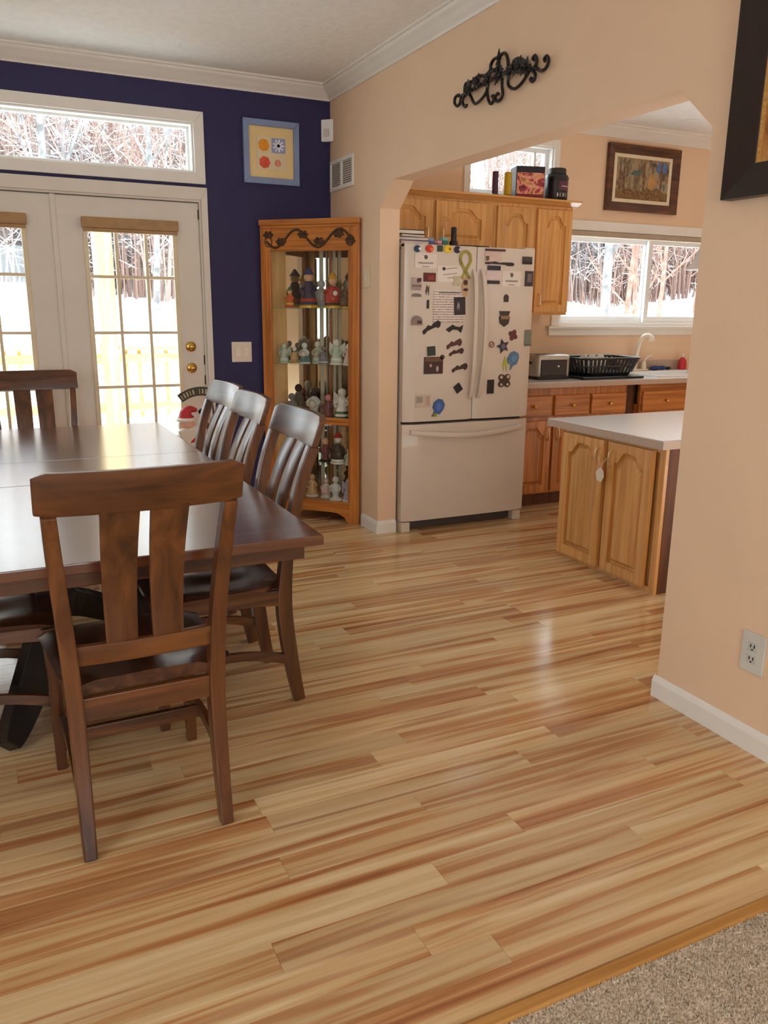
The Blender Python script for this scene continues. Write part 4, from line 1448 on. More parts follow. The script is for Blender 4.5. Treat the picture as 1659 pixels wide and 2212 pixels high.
magnet('dark blue round magnet with a white notch', 'disc', (0.215, 1.769, 0.044, 0.040), (28, 58, 96), th=0.008, extras=[('notch', 'disc', (0.32, 0, 0.36, 0.45), (226, 226, 224))])
magnet('red round magnet with an orange spot', 'disc', (0.297, 1.772, 0.052, 0.044), (196, 40, 24), th=0.008, extras=[('spot', 'disc', (0.25, -0.08, 0.45, 0.5), (232, 110, 40))])
magnet('dark green square magnet next to the yellow one', 'rect', (0.370, 1.776, 0.035, 0.036), (44, 66, 24), th=0.008)
magnet('yellow round magnet with a brown spot', 'disc', (0.425, 1.775, 0.056, 0.048), (226, 196, 40), th=0.008, extras=[('spot', 'disc', (0.22, 0.02, 0.3, 0.35), (150, 104, 40))])
magnet('black round magnet with a pale notch at the end of the row', 'disc', (0.491, 1.774, 0.044, 0.042), (24, 26, 36), th=0.008, extras=[('notch', 'disc', (0.36, 0, 0.34, 0.4), (206, 200, 196))])
PAPER = paint('white_paper', (224, 214, 204), 0.7, 0.02)


def emblem_card(label, q):
    x, z, w, h = q
    o = boxo('emblem_card', PAPER, -w / 2, w / 2, -0.0012, 0, -h / 2, h / 2)
    o.location = (x, MY, z)
    tag(o, label, 'paper', fgroup)
    g1 = paint('emblem_grey', (96, 88, 80), 0.6)
    mb = MB()
    mb.prism([(p[0], p[1] + h * .24) for p in shape_pts('disc', w * .16, h * .3)], 'y', -0.0022, -0.0012)
    mb.prism([(-w * .16, h * .36), (w * .02, h * .26), (w * .05, h * .34)], 'y', -0.0021, -0.0012)
    mb.build('emblem', g1, o)
    pts = [(-w * .34 + w * .68 * k / 28, -0.0018, -h * .16 + h * .055 * math.sin(k * 1.9) * (1.2 if k % 5 else 2)) for k in range(29)]
    MB().tube(pts, 0.0016, 4).build('script_line', paint('script_ink', (58, 50, 46), 0.6), o)
    boxo('small_print', g1, -w * .18, w * .16, -0.0018, -0.0012, -h * .42, -h * .38, o)


emblem_card('white card with a grey emblem over flowing script under the blue magnet', (0.276, 1.702, 0.150, 0.086))
emblem_card('white card with a grey emblem over flowing script on the right-hand door', (0.902, 1.612, 0.141, 0.094))
nt_ = boxo('note_sheet', PAPER, -0.09, 0.09, -0.0012, 0, -0.048, 0.048)
nt_.location = (0.448, MY, 1.629)
tag(nt_, 'white note with a small dark logo and slanting script', 'paper', fgroup)
MB().prism([(p[0] - 0.045, p[1] + 0.03) for p in shape_pts('disc', 0.024, 0.02)], 'y', -0.002, -0.0012).build('logo', paint('script_ink', (58, 50, 46), 0.6), nt_)
for zz, x0, x1, amp in ((0.033, -0.025, 0.05, 0.003), (0.0, -0.05, 0.05, 0.004), (-0.022, -0.02, 0.05, 0.003)):
    MB().tube([(x0 + (x1 - x0) * k / 24, -0.0016, zz + (x0 + (x1 - x0) * k / 24) * 0.12 + amp * math.sin(k * 2.1)) for k in range(25)], 0.0012, 4).build('script_line', paint('script_ink2', (110, 100, 94), 0.6), nt_)
lp = boxo('letter_sheet', print_lines('letter_print', (222, 210, 202), (140, 124, 118), 21, 0.46), -0.112, 0.105, -0.0012, 0, -0.115, 0.075)
lp.location = (0.447, MY, 1.454)
tag(lp, 'white letter with grey lines of print under the small note', 'paper', fgroup)
boxo('heading', paint('script_ink2', (110, 100, 94), 0.6), -0.075, 0.075, -0.0018, -0.0012, 0.082 - 0.022, 0.090 - 0.022, lp)
magnet('dark red rectangular magnet under the emblem card', 'rect', (0.304, 1.606, 0.083, 0.052), (96, 28, 30), extras=[('patch', 'rect', (0.1, -0.05, 0.5, 0.5), (146, 48, 46))])
magnet('grey photo with a dark red corner', 'rect', (0.216, 1.565, 0.069, 0.075), (176, 158, 150), th=0.0015, cat='photo', name='photo_print', extras=[('corner_patch', 'bird', (0.22, 0.28, 0.5, 0.4), (84, 36, 40)), ('band', 'rect', (0, -0.15, 0.9, 0.22), (122, 108, 100)), ('band', 'rect', (0, -0.4, 0.7, 0.12), (150, 136, 128))])
magnet('small grey arched clip magnet under the grey photo', 'dome', (0.216, 1.500, 0.066, 0.020), (118, 106, 98))
magnet('black framed rectangle magnet with a pale figure on the letter', 'rect', (0.522, 1.438, 0.080, 0.107), (38, 28, 36), rot=0.05, th=0.005, extras=[('figure', 'creature', (-0.15, 0, 0.25, 0.55), (150, 140, 140))])
magnet('small brown key-shaped magnet', 'creature', (0.290, 1.530, 0.026, 0.065), (86, 72, 58), rot=0.0)
magnet('thin black bar magnet standing upright', 'rect', (0.296, 1.447, 0.014, 0.052), (34, 26, 28), th=0.006)
magnet('grey dome-shaped badge magnet', 'dome', (0.222, 1.350, 0.077, 0.056), (134, 118, 114), extras=[('shade', 'rect', (0.2, -0.18, 0.4, 0.3), (60, 48, 50)), ('strip', 'rect', (0, -0.45, 1.0, 0.12), (150, 120, 112))])
magnet('tilted black truck-shaped magnet', 'truck', (0.326, 1.311, 0.138, 0.050), (26, 20, 20), rot=0.32)
magnet('black beetle-shaped magnet with spread legs', 'creature', (0.489, 1.300, 0.125, 0.050), (30, 24, 24))
magnet('reddish brown motorcycle-shaped magnet', 'truck', (0.492, 1.208, 0.115, 0.052), (84, 40, 34), rot=0.15)
magnet('dark brown motorcycle-shaped magnet under the reddish one', 'truck', (0.510, 1.157, 0.109, 0.042), (66, 38, 34), rot=0.1)
magnet('lowest dark brown motorcycle-shaped magnet', 'truck', (0.538, 1.058, 0.117, 0.048), (62, 40, 34), rot=0.1)
magnet('dark green square magnet over the brown photo', 'rect', (0.327, 1.164, 0.056, 0.057), (40, 52, 48), rot=0.08, th=0.006)
magnet('dark brown group photo with a round corner magnet', 'rect', (0.346, 1.075, 0.136, 0.105), (58, 36, 32), th=0.002, cat='photo', name='photo_print', extras=[('upper_band', 'rect', (0, 0.34, 0.9, 0.25), (108, 76, 58)), ('face_patch', 'disc', (-0.15, 0, 0.12, 0.2), (196, 164, 150)), ('face_patch', 'disc', (0.2, -0.2, 0.14, 0.35), (180, 160, 156)), ('corner_magnet', 'disc', (0.45, 0.48, 0.24, 0.28), (52, 22, 20))])
magnet('small black diamond-shaped magnet', 'rect', (0.529, 0.928, 0.050, 0.052), (28, 28, 32), rot=0.62, th=0.006)
magnet('faded pale print low on the left-hand door', 'rect', (0.279, 0.855, 0.107, 0.081), (198, 184, 170), th=0.0012, cat='paper', name='faded_card', extras=[('ink', 'rect', (-0.25, 0.1, 0.4, 0.5), (160, 146, 136)), ('ink', 'rect', (0.3, 0, 0.25, 0.7), (182, 158, 138))])
magnet('blue round magnet with a green leaf at its foot', 'bird', (0.387, 0.810, 0.092, 0.110), (62, 98, 152), th=0.008, extras=[('leaf', 'clover', (-0.28, -0.42, 0.4, 0.25), (122, 140, 30)), ('centre', 'disc', (0.02, 0.05, 0.4, 0.45), (80, 116, 190))])
# ribbon magnet
rb = []
for k in range(25):
    a = -0.62 + (PI + 1.24) * k / 24
    rb.append((0.037 * math.cos(a), 0.0, 0.030 + 0.046 * math.sin(a)))
rb = [(-0.026, 0.0, -0.085)] + [(p[0], 0.0, p[2]) for p in rb] + [(0.034, 0.0, -0.085)]
mb = MB()
mb.bar([(p[0], -0.0025 - 0.00012 * i, p[2]) for i, p in enumerate(rb)], 0.003, 0.017, side=(0, 1, 0))
rbo = mb.build('ribbon_magnet', paint('olive_ribbon', (150, 138, 50), 0.5, 0.5, 25), None, loc=(0.554, MY, 1.690))
tag(rbo, 'looped olive yellow ribbon-shaped magnet', 'magnet', fgroup)
magnet('tan and dark brown puppy-shaped magnet under the ribbon', 'shield', (0.556, 1.548, 0.047, 0.130), (190, 152, 110), extras=[('dark_patch', 'disc', (0.05, 0.25, 0.7, 0.25), (64, 40, 32)), ('dark_patch', 'disc', (0.1, -0.08, 0.8, 0.14), (56, 34, 28))])
magnet('pale tan medallion magnet next to the puppy', 'clover', (0.498, 1.590, 0.070, 0.075), (190, 178, 146))
# right door
magnet('long dark red bar magnet at the top of the right-hand door', 'rect', (0.770, 1.782, 0.150, 0.012), (70, 34, 36), th=0.005)
magnet('pinkish card with a dark triangle under the bar magnet', 'rect', (0.758, 1.742, 0.122, 0.062), (206, 182, 172), th=0.0015, cat='paper', name='pink_card', extras=[('triangle_print', 'shield', (-0.36, -0.2, 0.22, 0.5), (96, 84, 60))])
magnet('long black guitar-shaped magnet', 'truck', (0.806, 1.703, 0.215, 0.026), (44, 32, 38), rot=-0.06, extras=[('head', 'disc', (0.44, 0.1, 0.12, 0.8), (40, 30, 30))])
magnet('dark purple rectangular magnet', 'rect', (0.765, 1.674, 0.097, 0.028), (40, 34, 56), th=0.005)
magnet('pale slip with faint pink print', 'rect', (0.761, 1.627, 0.104, 0.050), (214, 194, 190), th=0.0012, cat='paper', name='paper_slip')
magnet('thin black bar magnet under the pale slip', 'rect', (0.766, 1.587, 0.091, 0.020), (40, 32, 36), th=0.005)
magnet('black square magnet near the top edge of the right-hand door', 'rect', (1.015, 1.727, 0.072, 0.046), (62, 54, 54), th=0.006, extras=[('band', 'rect', (0, -0.3, 1, 0.35), (28, 24, 26))])
magnet('upright black photo-frame magnet', 'rect', (1.036, 1.615, 0.060, 0.095), (52, 44, 46), th=0.006, extras=[('picture', 'rect', (0, 0.05, 0.55, 0.55), (112, 96, 92))])
magnet('tiny black figure-shaped magnet', 'shield', (0.867, 1.492, 0.040, 0.049), (56, 44, 40), rot=PI)
magnet('dark owl-shaped badge magnet', 'shield', (0.859, 1.361, 0.081, 0.098), (50, 38, 40), th=0.006, extras=[('tan_band', 'rect', (0.02, 0.1, 0.75, 0.22), (146, 112, 72))])
magnet('dark red clover-shaped magnet', 'clover', (0.933, 1.258, 0.072, 0.076), (96, 42, 44), rot=0.3)
magnet('navy star-shaped magnet with grey centre', 'star', (0.858, 1.188, 0.100, 0.096), (48, 46, 62), rot=0.3, th=0.006, extras=[('centre', 'disc', (0, 0, 0.35, 0.35), (104, 100, 116))])
nsn = thing('no_sign_magnet', 'small red ring magnet with a slash', 'magnet', (0.772, MY, 1.200), 0, fgroup)
MB().tube([(0.018 * math.cos(a), -0.003, 0.018 * math.sin(a)) for a in [k * 2 * PI / 20 for k in range(20)]], 0.0025, 6, closed=True).build('ring', col('nosign', (150, 74, 76)), nsn)
MB().tube([(-0.012, -0.003, -0.012), (0.012, -0.003, 0.012)], 0.0025, 6).build('slash', col('nosign', (150, 74, 76)), nsn)
magnet('grey-green rectangular magnet at the door edge', 'rect', (1.052, 1.240, 0.050, 0.104), (118, 124, 112), th=0.005, extras=[('stripe', 'rect', (0, -0.42, 1, 0.12), (90, 96, 88))])
magnet('large blue round magnet with a yellow-green stem', 'bird', (0.943, 1.102, 0.102, 0.098), (82, 124, 160), rot=0.5, th=0.008, extras=[('centre', 'disc', (0.05, 0.05, 0.45, 0.4), (96, 140, 184))])
magnet('yellow-green wavy strip magnet', 'creature', (0.879, 1.075, 0.036, 0.100), (176, 176, 70))
magnet('dark brown four-ring magnet', 'clover', (0.881, 0.966, 0.115, 0.105), (62, 46, 40), rot=0.0, extras=[('hole', 'disc', (-0.22, 0.22, 0.2, 0.2), (196, 180, 160)), ('hole', 'disc', (0.24, 0.24, 0.22, 0.22), (190, 172, 150)), ('hole', 'disc', (-0.2, -0.24, 0.16, 0.16), (196, 180, 160)), ('hole', 'disc', (0.22, -0.24, 0.16, 0.16), (196, 180, 160))])
magnet('plain black upright rectangular magnet low on the right-hand door', 'rect', (0.775, 0.930, 0.050, 0.090), (30, 26, 26), th=0.006)

# --- things lying on the refrigerator
FT = 1.7752
ogroup = 'things on top of the refrigerator'
for k, (c, z0, h, w, d_, x, lab) in enumerate([
        ((34, 28, 32), 0.0, 0.028, 0.22, 0.26, 0.265, 'black binder at the bottom of the pile on the refrigerator'),
        ((168, 160, 158), 0.0285, 0.022, 0.20, 0.25, 0.262, 'pale grey folder in the pile on the refrigerator'),
        ((92, 104, 138), 0.051, 0.022, 0.21, 0.24, 0.268, 'blue-grey folder in the pile on the refrigerator'),
        ((196, 178, 110), 0.0735, 0.014, 0.17, 0.22, 0.255, 'yellowish notebook in the pile on the refrigerator'),
        ((40, 34, 46), 0.088, 0.030, 0.20, 0.20, 0.250, 'dark cover on top of the pile on the refrigerator')]):
    o = thing('folder', lab, 'folder', (x, -0.60, FT + z0), rng.uniform(-0.12, 0.12), ogroup)
    boxo('cover', col('folder%d' % k, c, 0.5), -w / 2, w / 2, -d_ / 2, d_ / 2, 0.0003, h, o, 0.004)
    boxo('pages', PAPER, -w / 2 + 0.006, w / 2 - 0.006, -d_ / 2 - 0.001, d_ / 2 - 0.01, h * .2, h * .8, o)
for k, (x, yy, w, h, c, lab) in enumerate([
        (0.405, -0.66, 0.05, 0.075, (96, 112, 150), 'small blue box on the refrigerator next to the pile'),
        (0.455, -0.68, 0.036, 0.060, (196, 120, 140), 'small pink and white box on the refrigerator'),
        (0.505, -0.66, 0.05, 0.085, (72, 128, 118), 'small teal box on the refrigerator')]):
    o = thing('small_box', lab, 'box', (x, yy, FT), 0.1 * k, ogroup)
    boxo('carton', col('smallbox%d' % k, c, 0.5), -w / 2, w / 2, -0.02, 0.02, 0.0003, h * .75, o, 0.002)
    boxo('carton_flap', col('smallboxt%d' % k, tuple(min(255, v + 60) for v in c), 0.5), -w / 2 + .002, w / 2 - .002, -0.018, 0.018, h * .75, h, o, 0.002)
bo = thing('black_bottle', 'slim black spray bottle standing on the refrigerator', 'bottle', (0.578, -0.66, FT), 0, ogroup)
MB().lathe([(0, 0.0003), (0.028, 0.0003), (0.028, 0.055), (0.021, 0.068), (0, 0.068)], 14).build('body', BLACKP, bo, smooth=40)
MB().lathe([(0, 0.068), (0.018, 0.069), (0.018, 0.145), (0.014, 0.15), (0, 0.15)], 14).build('cap', paint('black_cap', (30, 26, 34), 0.3), bo, smooth=40)
tr_ = thing('dark_tray', 'low dark brown tray on the refrigerator next to the black bottle', 'tray', (0.70, -0.60, FT), 0, ogroup)
boxo('tray_floor', paint('tray_brown', (52, 34, 24), 0.5), -0.10, 0.11, -0.12, 0.12, 0.0003, 0.012, tr_)
for q in ((-0.10, 0.11, -0.12, -0.108), (-0.10, 0.11, 0.108, 0.12), (-0.10, -0.09, -0.108, 0.108), (0.10, 0.11, -0.108, 0.108)):
    boxo('tray_rim', paint('tray_brown', (52, 34, 24), 0.5), q[0], q[1], q[2], q[3], 0.012, 0.04, tr_, 0.003)


# ================================================================== KITCHEN CABINETS
def arch_poly(x0, x1, z0, zt, zc, n=28):
    p = [(x0, z0), (x1, z0), (x1, zt)]
    for k in range(n + 1):
        t = k / n
        u = (t - 0.5) * 2
        v = min(1.0, max(0.0, (0.84 - abs(u)) / 0.50))
        s = v * v * (3 - 2 * v) * 0.78 + 0.22 * max(0.0, 1 - (u / 0.84) ** 2)
        p.append((x1 + (x0 - x1) * t, zt + (zc - zt) * s))
    p.append((x0, zt))
    out = []
    for q in p:
        if not out or (abs(q[0] - out[-1][0]) + abs(q[1] - out[-1][1])) > 1e-6:
            out.append(q)
    return out


def cathedral_door(parent, x0, x1, z0, z1, y, th=0.02, m=None, m2=None, st=0.055, handle=None, arch=True):
    """face frame door facing -y in the parent's local space; returns the door"""
    m = m or HONEY['z']
    mb = MB()
    w = x1 - x0
    yf, yb = y - th, y
    a0, a1 = x0 + st, x1 - st
    b0 = z0 + st
    zt = z1 - st - (0.05 if arch else 0)
    zc = z1 - 0.042 if arch else z1 - st
    mb.box(x0, a0, yf, yb, z0, z1)
    mb.box(a1, x1, yf, yb, z0, z1)
    mb.box(a0, a1, yf, yb, z0, b0)
    ap_ = arch_poly(a0, a1, b0, zt, zc)[2:]
    mb.prism([(a0, z1), (a1, z1)] + ap_, 'y', yf, yb)
    d = mb.build('door', m, parent)
    mp = MB()
    o_ = arch_poly(a0 - 0.002, a1 + 0.002, b0 - 0.002, zt + 0.002, zc + 0.002)
    mp.prism(o_, 'y', yb - 0.007, yb - 0.002)
    i0 = arch_poly(a0 + 0.012, a1 - 0.012, b0 + 0.012, zt - 0.012, zc - 0.012)
    i1 = arch_poly(a0 + 0.030, a1 - 0.030, b0 + 0.030, zt - 0.026, zc - 0.028)
    mp.prism(i0, 'y', yb - 0.007, yf + 0.001, top=i1)
    mp.build('raised_panel', m2 or HONEY['z'], d)
    if handle:
        hx_, hz = handle
        pts = smoothpath([(hx_, yf, hz - 0.045), (hx_, yf - 0.022, hz - 0.035), (hx_, yf - 0.026, hz), (hx_, yf - 0.022, hz + 0.035), (hx_, yf, hz + 0.045)], 3)
        MB().tube(pts, 0.0055, 6).build('handle', BRASSP, d, smooth=60)
    return d


# wall cabinets
uf = -0.33
ca = thing('wall_cabinet', 'short honey oak wall cabinet over the refrigerator', 'cabinet', (0, 0, 0), group='honey oak kitchen cabinets')
boxo('carcass', HONEY['z'], 0.16, 1.10, uf + 0.022, -0.002, 1.815, 2.145, ca)
cathedral_door(ca, 0.185, 0.605, 1.83, 2.125, uf + 0.021, handle=(0.56, 1.905))
cathedral_door(ca, 0.632, 1.045, 1.83, 2.125, uf + 0.021, handle=(0.675, 1.905))
cb = thing('wall_cabinet', 'tall honey oak wall cabinet with two arched doors, next to the kitchen window', 'cabinet', (0, 0, 0), group='honey oak kitchen cabinets')
boxo('carcass', HONEY['z'], 1.102, 1.775, uf + 0.022, -0.002, 1.385, 2.145, cb)
cathedral_door(cb, 1.120, 1.430, 1.405, 2.118, uf + 0.021, handle=(1.395, 1.49))
cathedral_door(cb, 1.462, 1.765, 1.405, 2.118, uf + 0.021, handle=(1.50, 1.49))
crn = MB()
crn.prism([(-0.002, 2.146), (uf + 0.015, 2.146), (uf + 0.005, 2.152), (uf - 0.045, 2.172), (uf - 0.045, 2.184), (-0.002, 2.184)], 'x', 0.15, 1.81)
tag(crn.build('cabinet_cornice', HONEY['x']), 'honey oak cornice ledge running along the wall cabinet tops', 'cornice')

# base cabinets
by_ = -0.60


def base_unit(label, x0, x1, knob=True, hside=1, dm=None):
    c = thing('base_cabinet', label, 'cabinet', (0, 0, 0), group='honey oak kitchen cabinets')
    boxo('carcass', OAKD['z'], x0, x1, by_ + 0.022, -0.002, 0.10, 0.882, c)
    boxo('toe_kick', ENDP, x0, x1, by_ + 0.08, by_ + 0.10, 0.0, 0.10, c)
    d = boxo('drawer', OAKD['x'], x0 + 0.012, x1 - 0.012, by_, by_ + 0.021, 0.672, 0.822, c, 0.006)
    MB().lathe([(0, -0.03), (0.010, -0.028), (0.014, -0.02), (0.010, -0.012), (0.006, -0.008), (0.009, 0.0), (0, 0)], 12, ((x0 + x1) / 2, by_, 0.748), axis='y').build('knob', BRASS, d, smooth=50)
    hx_ = x1 - 0.045 if hside > 0 else x0 + 0.045
    cathedral_door(c, x0 + 0.012, x1 - 0.012, 0.115, 0.640, by_ + 0.021, m=OAKD['z'], m2=OAKD['z'], handle=(hx_, 0.545))
    return c


base_unit('narrow oak base cabinet right next to the refrigerator', 1.135, 1.490, hside=1)
base_unit('oak base cabinet under the toaster end of the dish rack', 1.490, 1.828, hside=-1)
base_unit('oak base cabinet under the dish rack', 1.828, 2.180, hside=1)
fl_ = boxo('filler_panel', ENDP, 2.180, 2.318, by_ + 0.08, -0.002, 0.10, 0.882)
tag(fl_, 'recessed dark filler panel between the base cabinets and the sink cabinet', 'panel')
sk = thing('sink_cabinet', 'wide oak sink base cabinet under the kitchen window', 'cabinet', (0, 0, 0), group='honey oak kitchen cabinets')
boxo('carcass', OAKD['z'], 2.318, 3.30, by_ + 0.022, -0.002, 0.10, 0.72, sk)
boxo('face_rail', OAKD['x'], 2.318, 3.30, by_ + 0.022, by_ + 0.05, 0.72, 0.882, sk)
boxo('toe_kick', ENDP, 2.318, 3.30, by_ + 0.08, by_ + 0.10, 0.0, 0.10, sk)
dd = boxo('false_drawer', OAKD['x'], 2.335, 2.790, by_, by_ + 0.021, 0.672, 0.822, sk, 0.006)
MB().lathe([(0, -0.03), (0.010, -0.028), (0.014, -0.02), (0.010, -0.012), (0.006, -0.008), (0.009, 0.0), (0, 0)], 12, (2.565, by_, 0.748), axis='y').build('knob', BRASS, dd, smooth=50)
dd = boxo('false_drawer', OAKD['x'], 2.815, 3.27, by_, by_ + 0.021, 0.672, 0.822, sk, 0.006)
cathedral_door(sk, 2.335, 2.790, 0.115, 0.640, by_ + 0.021, m=OAKD['z'], m2=OAKD['z'], handle=(2.745, 0.545))
cathedral_door(sk, 2.815, 3.270, 0.115, 0.640, by_ + 0.021, m=OAKD['z'], m2=OAKD['z'], handle=(2.86, 0.545))

# worktop with sink cut-out
SX0, SX1, SY0, SY1 = 2.52, 3.24, -0.54, -0.12
ct = thing('worktop', 'pale laminate kitchen worktop with taupe edge under the window', 'worktop', (0, 0, 0))
mb = MB()
for x0, x1, y0, y1 in ((1.112, SX0, -0.64, -0.002), (SX1, 3.32, -0.64, -0.002), (SX0, SX1, -0.64, SY0), (SX0, SX1, SY1, -0.002)):
    mb.box(x0, x1, y0, y1, 0.884, 0.921)
mb.build('counter_slab', COUNTER, ct)
boxo('front_edge', COUNTERE, 1.112, 3.32, -0.646, -0.6402, 0.882, 0.919, ct, 0.002)
boxo('backsplash', COUNTERE, 1.112, 3.32, -0.020, -0.002, 0.9215, 1.015, ct, 0.003)
sn = thing('kitchen_sink', 'white drop-in kitchen sink under the window', 'sink', ((SX0 + SX1) / 2, (SY0 + SY1) / 2, 0.9212))
SINK = paint('sink_white', (240, 240, 238), 0.2, 0.01)
sw_, sd_ = (SX1 - SX0) / 2, (SY1 - SY0) / 2
mb = MB()
for q in ((-sw_ - 0.03, sw_ + 0.03, -sd_ - 0.03, -sd_ + 0.02), (-sw_ - 0.03, sw_ + 0.03, sd_ - 0.02, sd_ + 0.06), (-sw_ - 0.03, -sw_ + 0.02, -sd_ + 0.02, sd_ - 0.02), (sw_ - 0.02, sw_ + 0.03, -sd_ + 0.02, sd_ - 0.02)):
    mb.box(q[0], q[1], q[2], q[3], 0.0, 0.014)
mb.build('rim', SINK, sn)
mb = MB()
mb.box(-sw_ + 0.004, sw_ - 0.004, -sd_ + 0.004, sd_ - 0.004, -0.172, -0.165)
for q in ((-sw_ + .004, sw_ - .004, -sd_ + .004, -sd_ + .012), (-sw_ + .004, sw_ - .004, sd_ - .012, sd_ - .004), (-sw_ + .004, -sw_ + .012, -sd_ + .012, sd_ - .012), (sw_ - .012, sw_ - .004, -sd_ + .012, sd_ - .012)):
    mb.box(q[0], q[1], q[2], q[3], -0.165, 0.0)
mb.build('bowl', SINK, sn)

# faucet
FAUC = paint('almond_faucet', (232, 222, 202), 0.3, 0.02)
fa = thing('faucet', 'cream gooseneck kitchen faucet with two lever handles', 'faucet', (2.70, -0.075, 0.9355))
boxo('base_plate', FAUC, -0.13, 0.13, -0.028, 0.028, 0, 0.014, fa, 0.006)
MB().tube(smoothpath([(0, 0, 0.012), (0.003, -0.005, 0.10), (0.015, -0.02, 0.22), (0.030, -0.045, 0.278), (0.052, -0.075, 0.290), (0.068, -0.098, 0.272), (0.070, -0.104, 0.245)], 5), [0.021] * 5 + [0.018] * 10 + [0.019] * 10 + [0.022] * 6, 12).build('spout', FAUC, fa, smooth=60)
for s in (-1, 1):
    MB().lathe([(0, 0.012), (0.024, 0.012), (0.022, 0.05), (0.014, 0.075), (0, 0.078)], 12, (s * 0.10, 0, 0)).build('handle_base', FAUC, fa, smooth=50)
    MB().tube(smoothpath([(s * 0.10, 0, 0.07), (s * 0.115, -0.008, 0.105), (s * 0.155, -0.02, 0.125)], 4), 0.009, 8).build('lever', FAUC, fa, smooth=60)

# toaster
tw = thing('toaster', 'black and chrome toaster between the refrigerator and the dish rack', 'toaster', (1.585, -0.36, 0.9213), 0.0)
MB().box(-0.145, 0.145, -0.10, 0.10, 0.016, 0.18).build('shell', paint('toaster_steel', (188, 184, 176), 0.3, 0.05, metal=0.7), tw, bevel=0.03, seg=3, smooth=40)
boxo('black_panel', BLACKP, -0.125, 0.110, -0.106, -0.09, 0.026, 0.146, tw, 0.006)
boxo('button', paint('toaster_dot', (226, 226, 220), 0.4), 0.022, 0.036, -0.109, -0.105, 0.092, 0.104, tw)
boxo('top_slot', BLACKP, -0.12, 0.03, -0.06, -0.02, 0.179, 0.182, tw)
boxo('top_slot', BLACKP, -0.12, 0.03, 0.02, 0.06, 0.179, 0.182, tw)
boxo('foot_rim', BLACKP, -0.14, 0.14, -0.095, 0.095, 0.0003, 0.018, tw, 0.004)
boxo('lever', BLACKP, -0.155, -0.143, -0.015, 0.015, 0.11, 0.13, tw, 0.003)

# dish rack: tray + slatted tub
dk = thing('dish_rack', 'black plastic slotted dish rack on a drip tray', 'dish rack', (2.07, -0.36, 0.9213))
boxo('drip_tray', BLACKP, -0.29, 0.29, -0.20, 0.20, 0.0003, 0.018, dk, 0.006)
mb = MB()


def rr(hx_, hy_, z, n=5, r=0.05):
    out = []
    for cx_, cy_2, a0 in ((hx_ - r, hy_ - r, 0), (-hx_ + r, hy_ - r, PI / 2), (-hx_ + r, -hy_ + r, PI), (hx_ - r, -hy_ + r, 1.5 * PI)):
        for k in range(n):
            a = a0 + PI / 2 * k / (n - 1)
            out.append((cx_ + r * math.cos(a), cy_2 + r * math.sin(a), z))
    return out


mb.ring([rr(0.215, 0.14, 0.02), rr(0.225, 0.15, 0.045)])
mb.build('tub_floor', BLACKP, dk)
lo, hi = rr(0.23, 0.155, 0.045, 9), rr(0.272, 0.185, 0.150, 9)
P_lo, P_hi = [], []
for A_, out_ in ((lo, P_lo), (hi, P_hi)):
    L_ = [Vector(p) for p in A_] + [Vector(A_[0])]
    seg_ = [(L_[i + 1] - L_[i]).length for i in range(len(L_) - 1)]
    T_ = sum(seg_)
    for k in range(44):
        s_ = T_ * k / 44
        i = 0
        while s_ > seg_[i]:
            s_ -= seg_[i]
            i += 1
        out_.append(L_[i].lerp(L_[i + 1], s_ / seg_[i]))
for k in range(44):
    MB().bar([P_lo[k], P_hi[k]], 0.022, 0.005, side=(P_hi[(k + 1) % 44] - P_hi[k - 1])).build('slat', BLACKP, dk)
MB().tube([tuple(p) for p in hi], 0.009, 6, closed=True).build('rim', BLACKP, dk)
MB().tube([tuple(Vector(a_).lerp(Vector(b_), 0.45)) for a_, b_ in zip(lo, hi)], 0.006, 6, closed=True).build('mid_band', BLACKP, dk)
for k, (u, lab) in enumerate(((-0.13, 'white plate standing nearest the toaster in the dish rack'), (-0.05, 'white plate standing in the middle of the dish rack'), (0.03, 'white plate standing nearest the faucet in the dish rack'))):
    pl = MB().lathe([(0.0, -0.004), (0.04, -0.004), (0.062, 0.006), (0.062, 0.010), (0.04, 0.002), (0, 0.002)], 20, axis='x').build('plate', paint('china_white', (236, 234, 230), 0.2, 0.01), None, loc=(2.07 + u, -0.34, 0.9213 + 0.110), smooth=40)
    tag(pl, lab, 'plate', 'white plates in the dish rack')

bl = thing('sponge_cloth', 'crumpled blue dishcloth on the ledge behind the sink', 'cloth', (2.985, -0.075, 0.9355))
mb = MB()
rg = random.Random(12)
for q in range(7):
    mb.ball((rg.uniform(-0.07, 0.07), rg.uniform(-0.02, 0.02), 0.018), rg.uniform(0.025, 0.045), 0.022, rg.uniform(0.014, 0.02), 9, 5)
mb.build('cloth_fold', paint('blue_cloth', (44, 68, 128), 0.9, 0.3, 30), bl, smooth=60)
MB().ball((0.085, -0.005, 0.014), 0.03, 0.02, 0.0135).build('dark_scrubber', paint('scrubber', (40, 44, 52), 0.9), bl, smooth=60)
rdb = thing('soap_bottle', 'red dish soap bottle standing behind the sink', 'bottle', (3.235, -0.075, 0.9355))
MB().lathe([(0, 0), (0.034, 0.0), (0.037, 0.03), (0.034, 0.075), (0.016, 0.098), (0.012, 0.104), (0, 0.104)], 14).build('body', paint('soap_red', (196, 40, 48), 0.25), rdb, smooth=50)
MB().lathe([(0, 0.104), (0.013, 0.104), (0.013, 0.125), (0.006, 0.135), (0, 0.135)], 12).build('cap', paint('soap_cap', (222, 210, 200), 0.4), rdb, smooth=50)

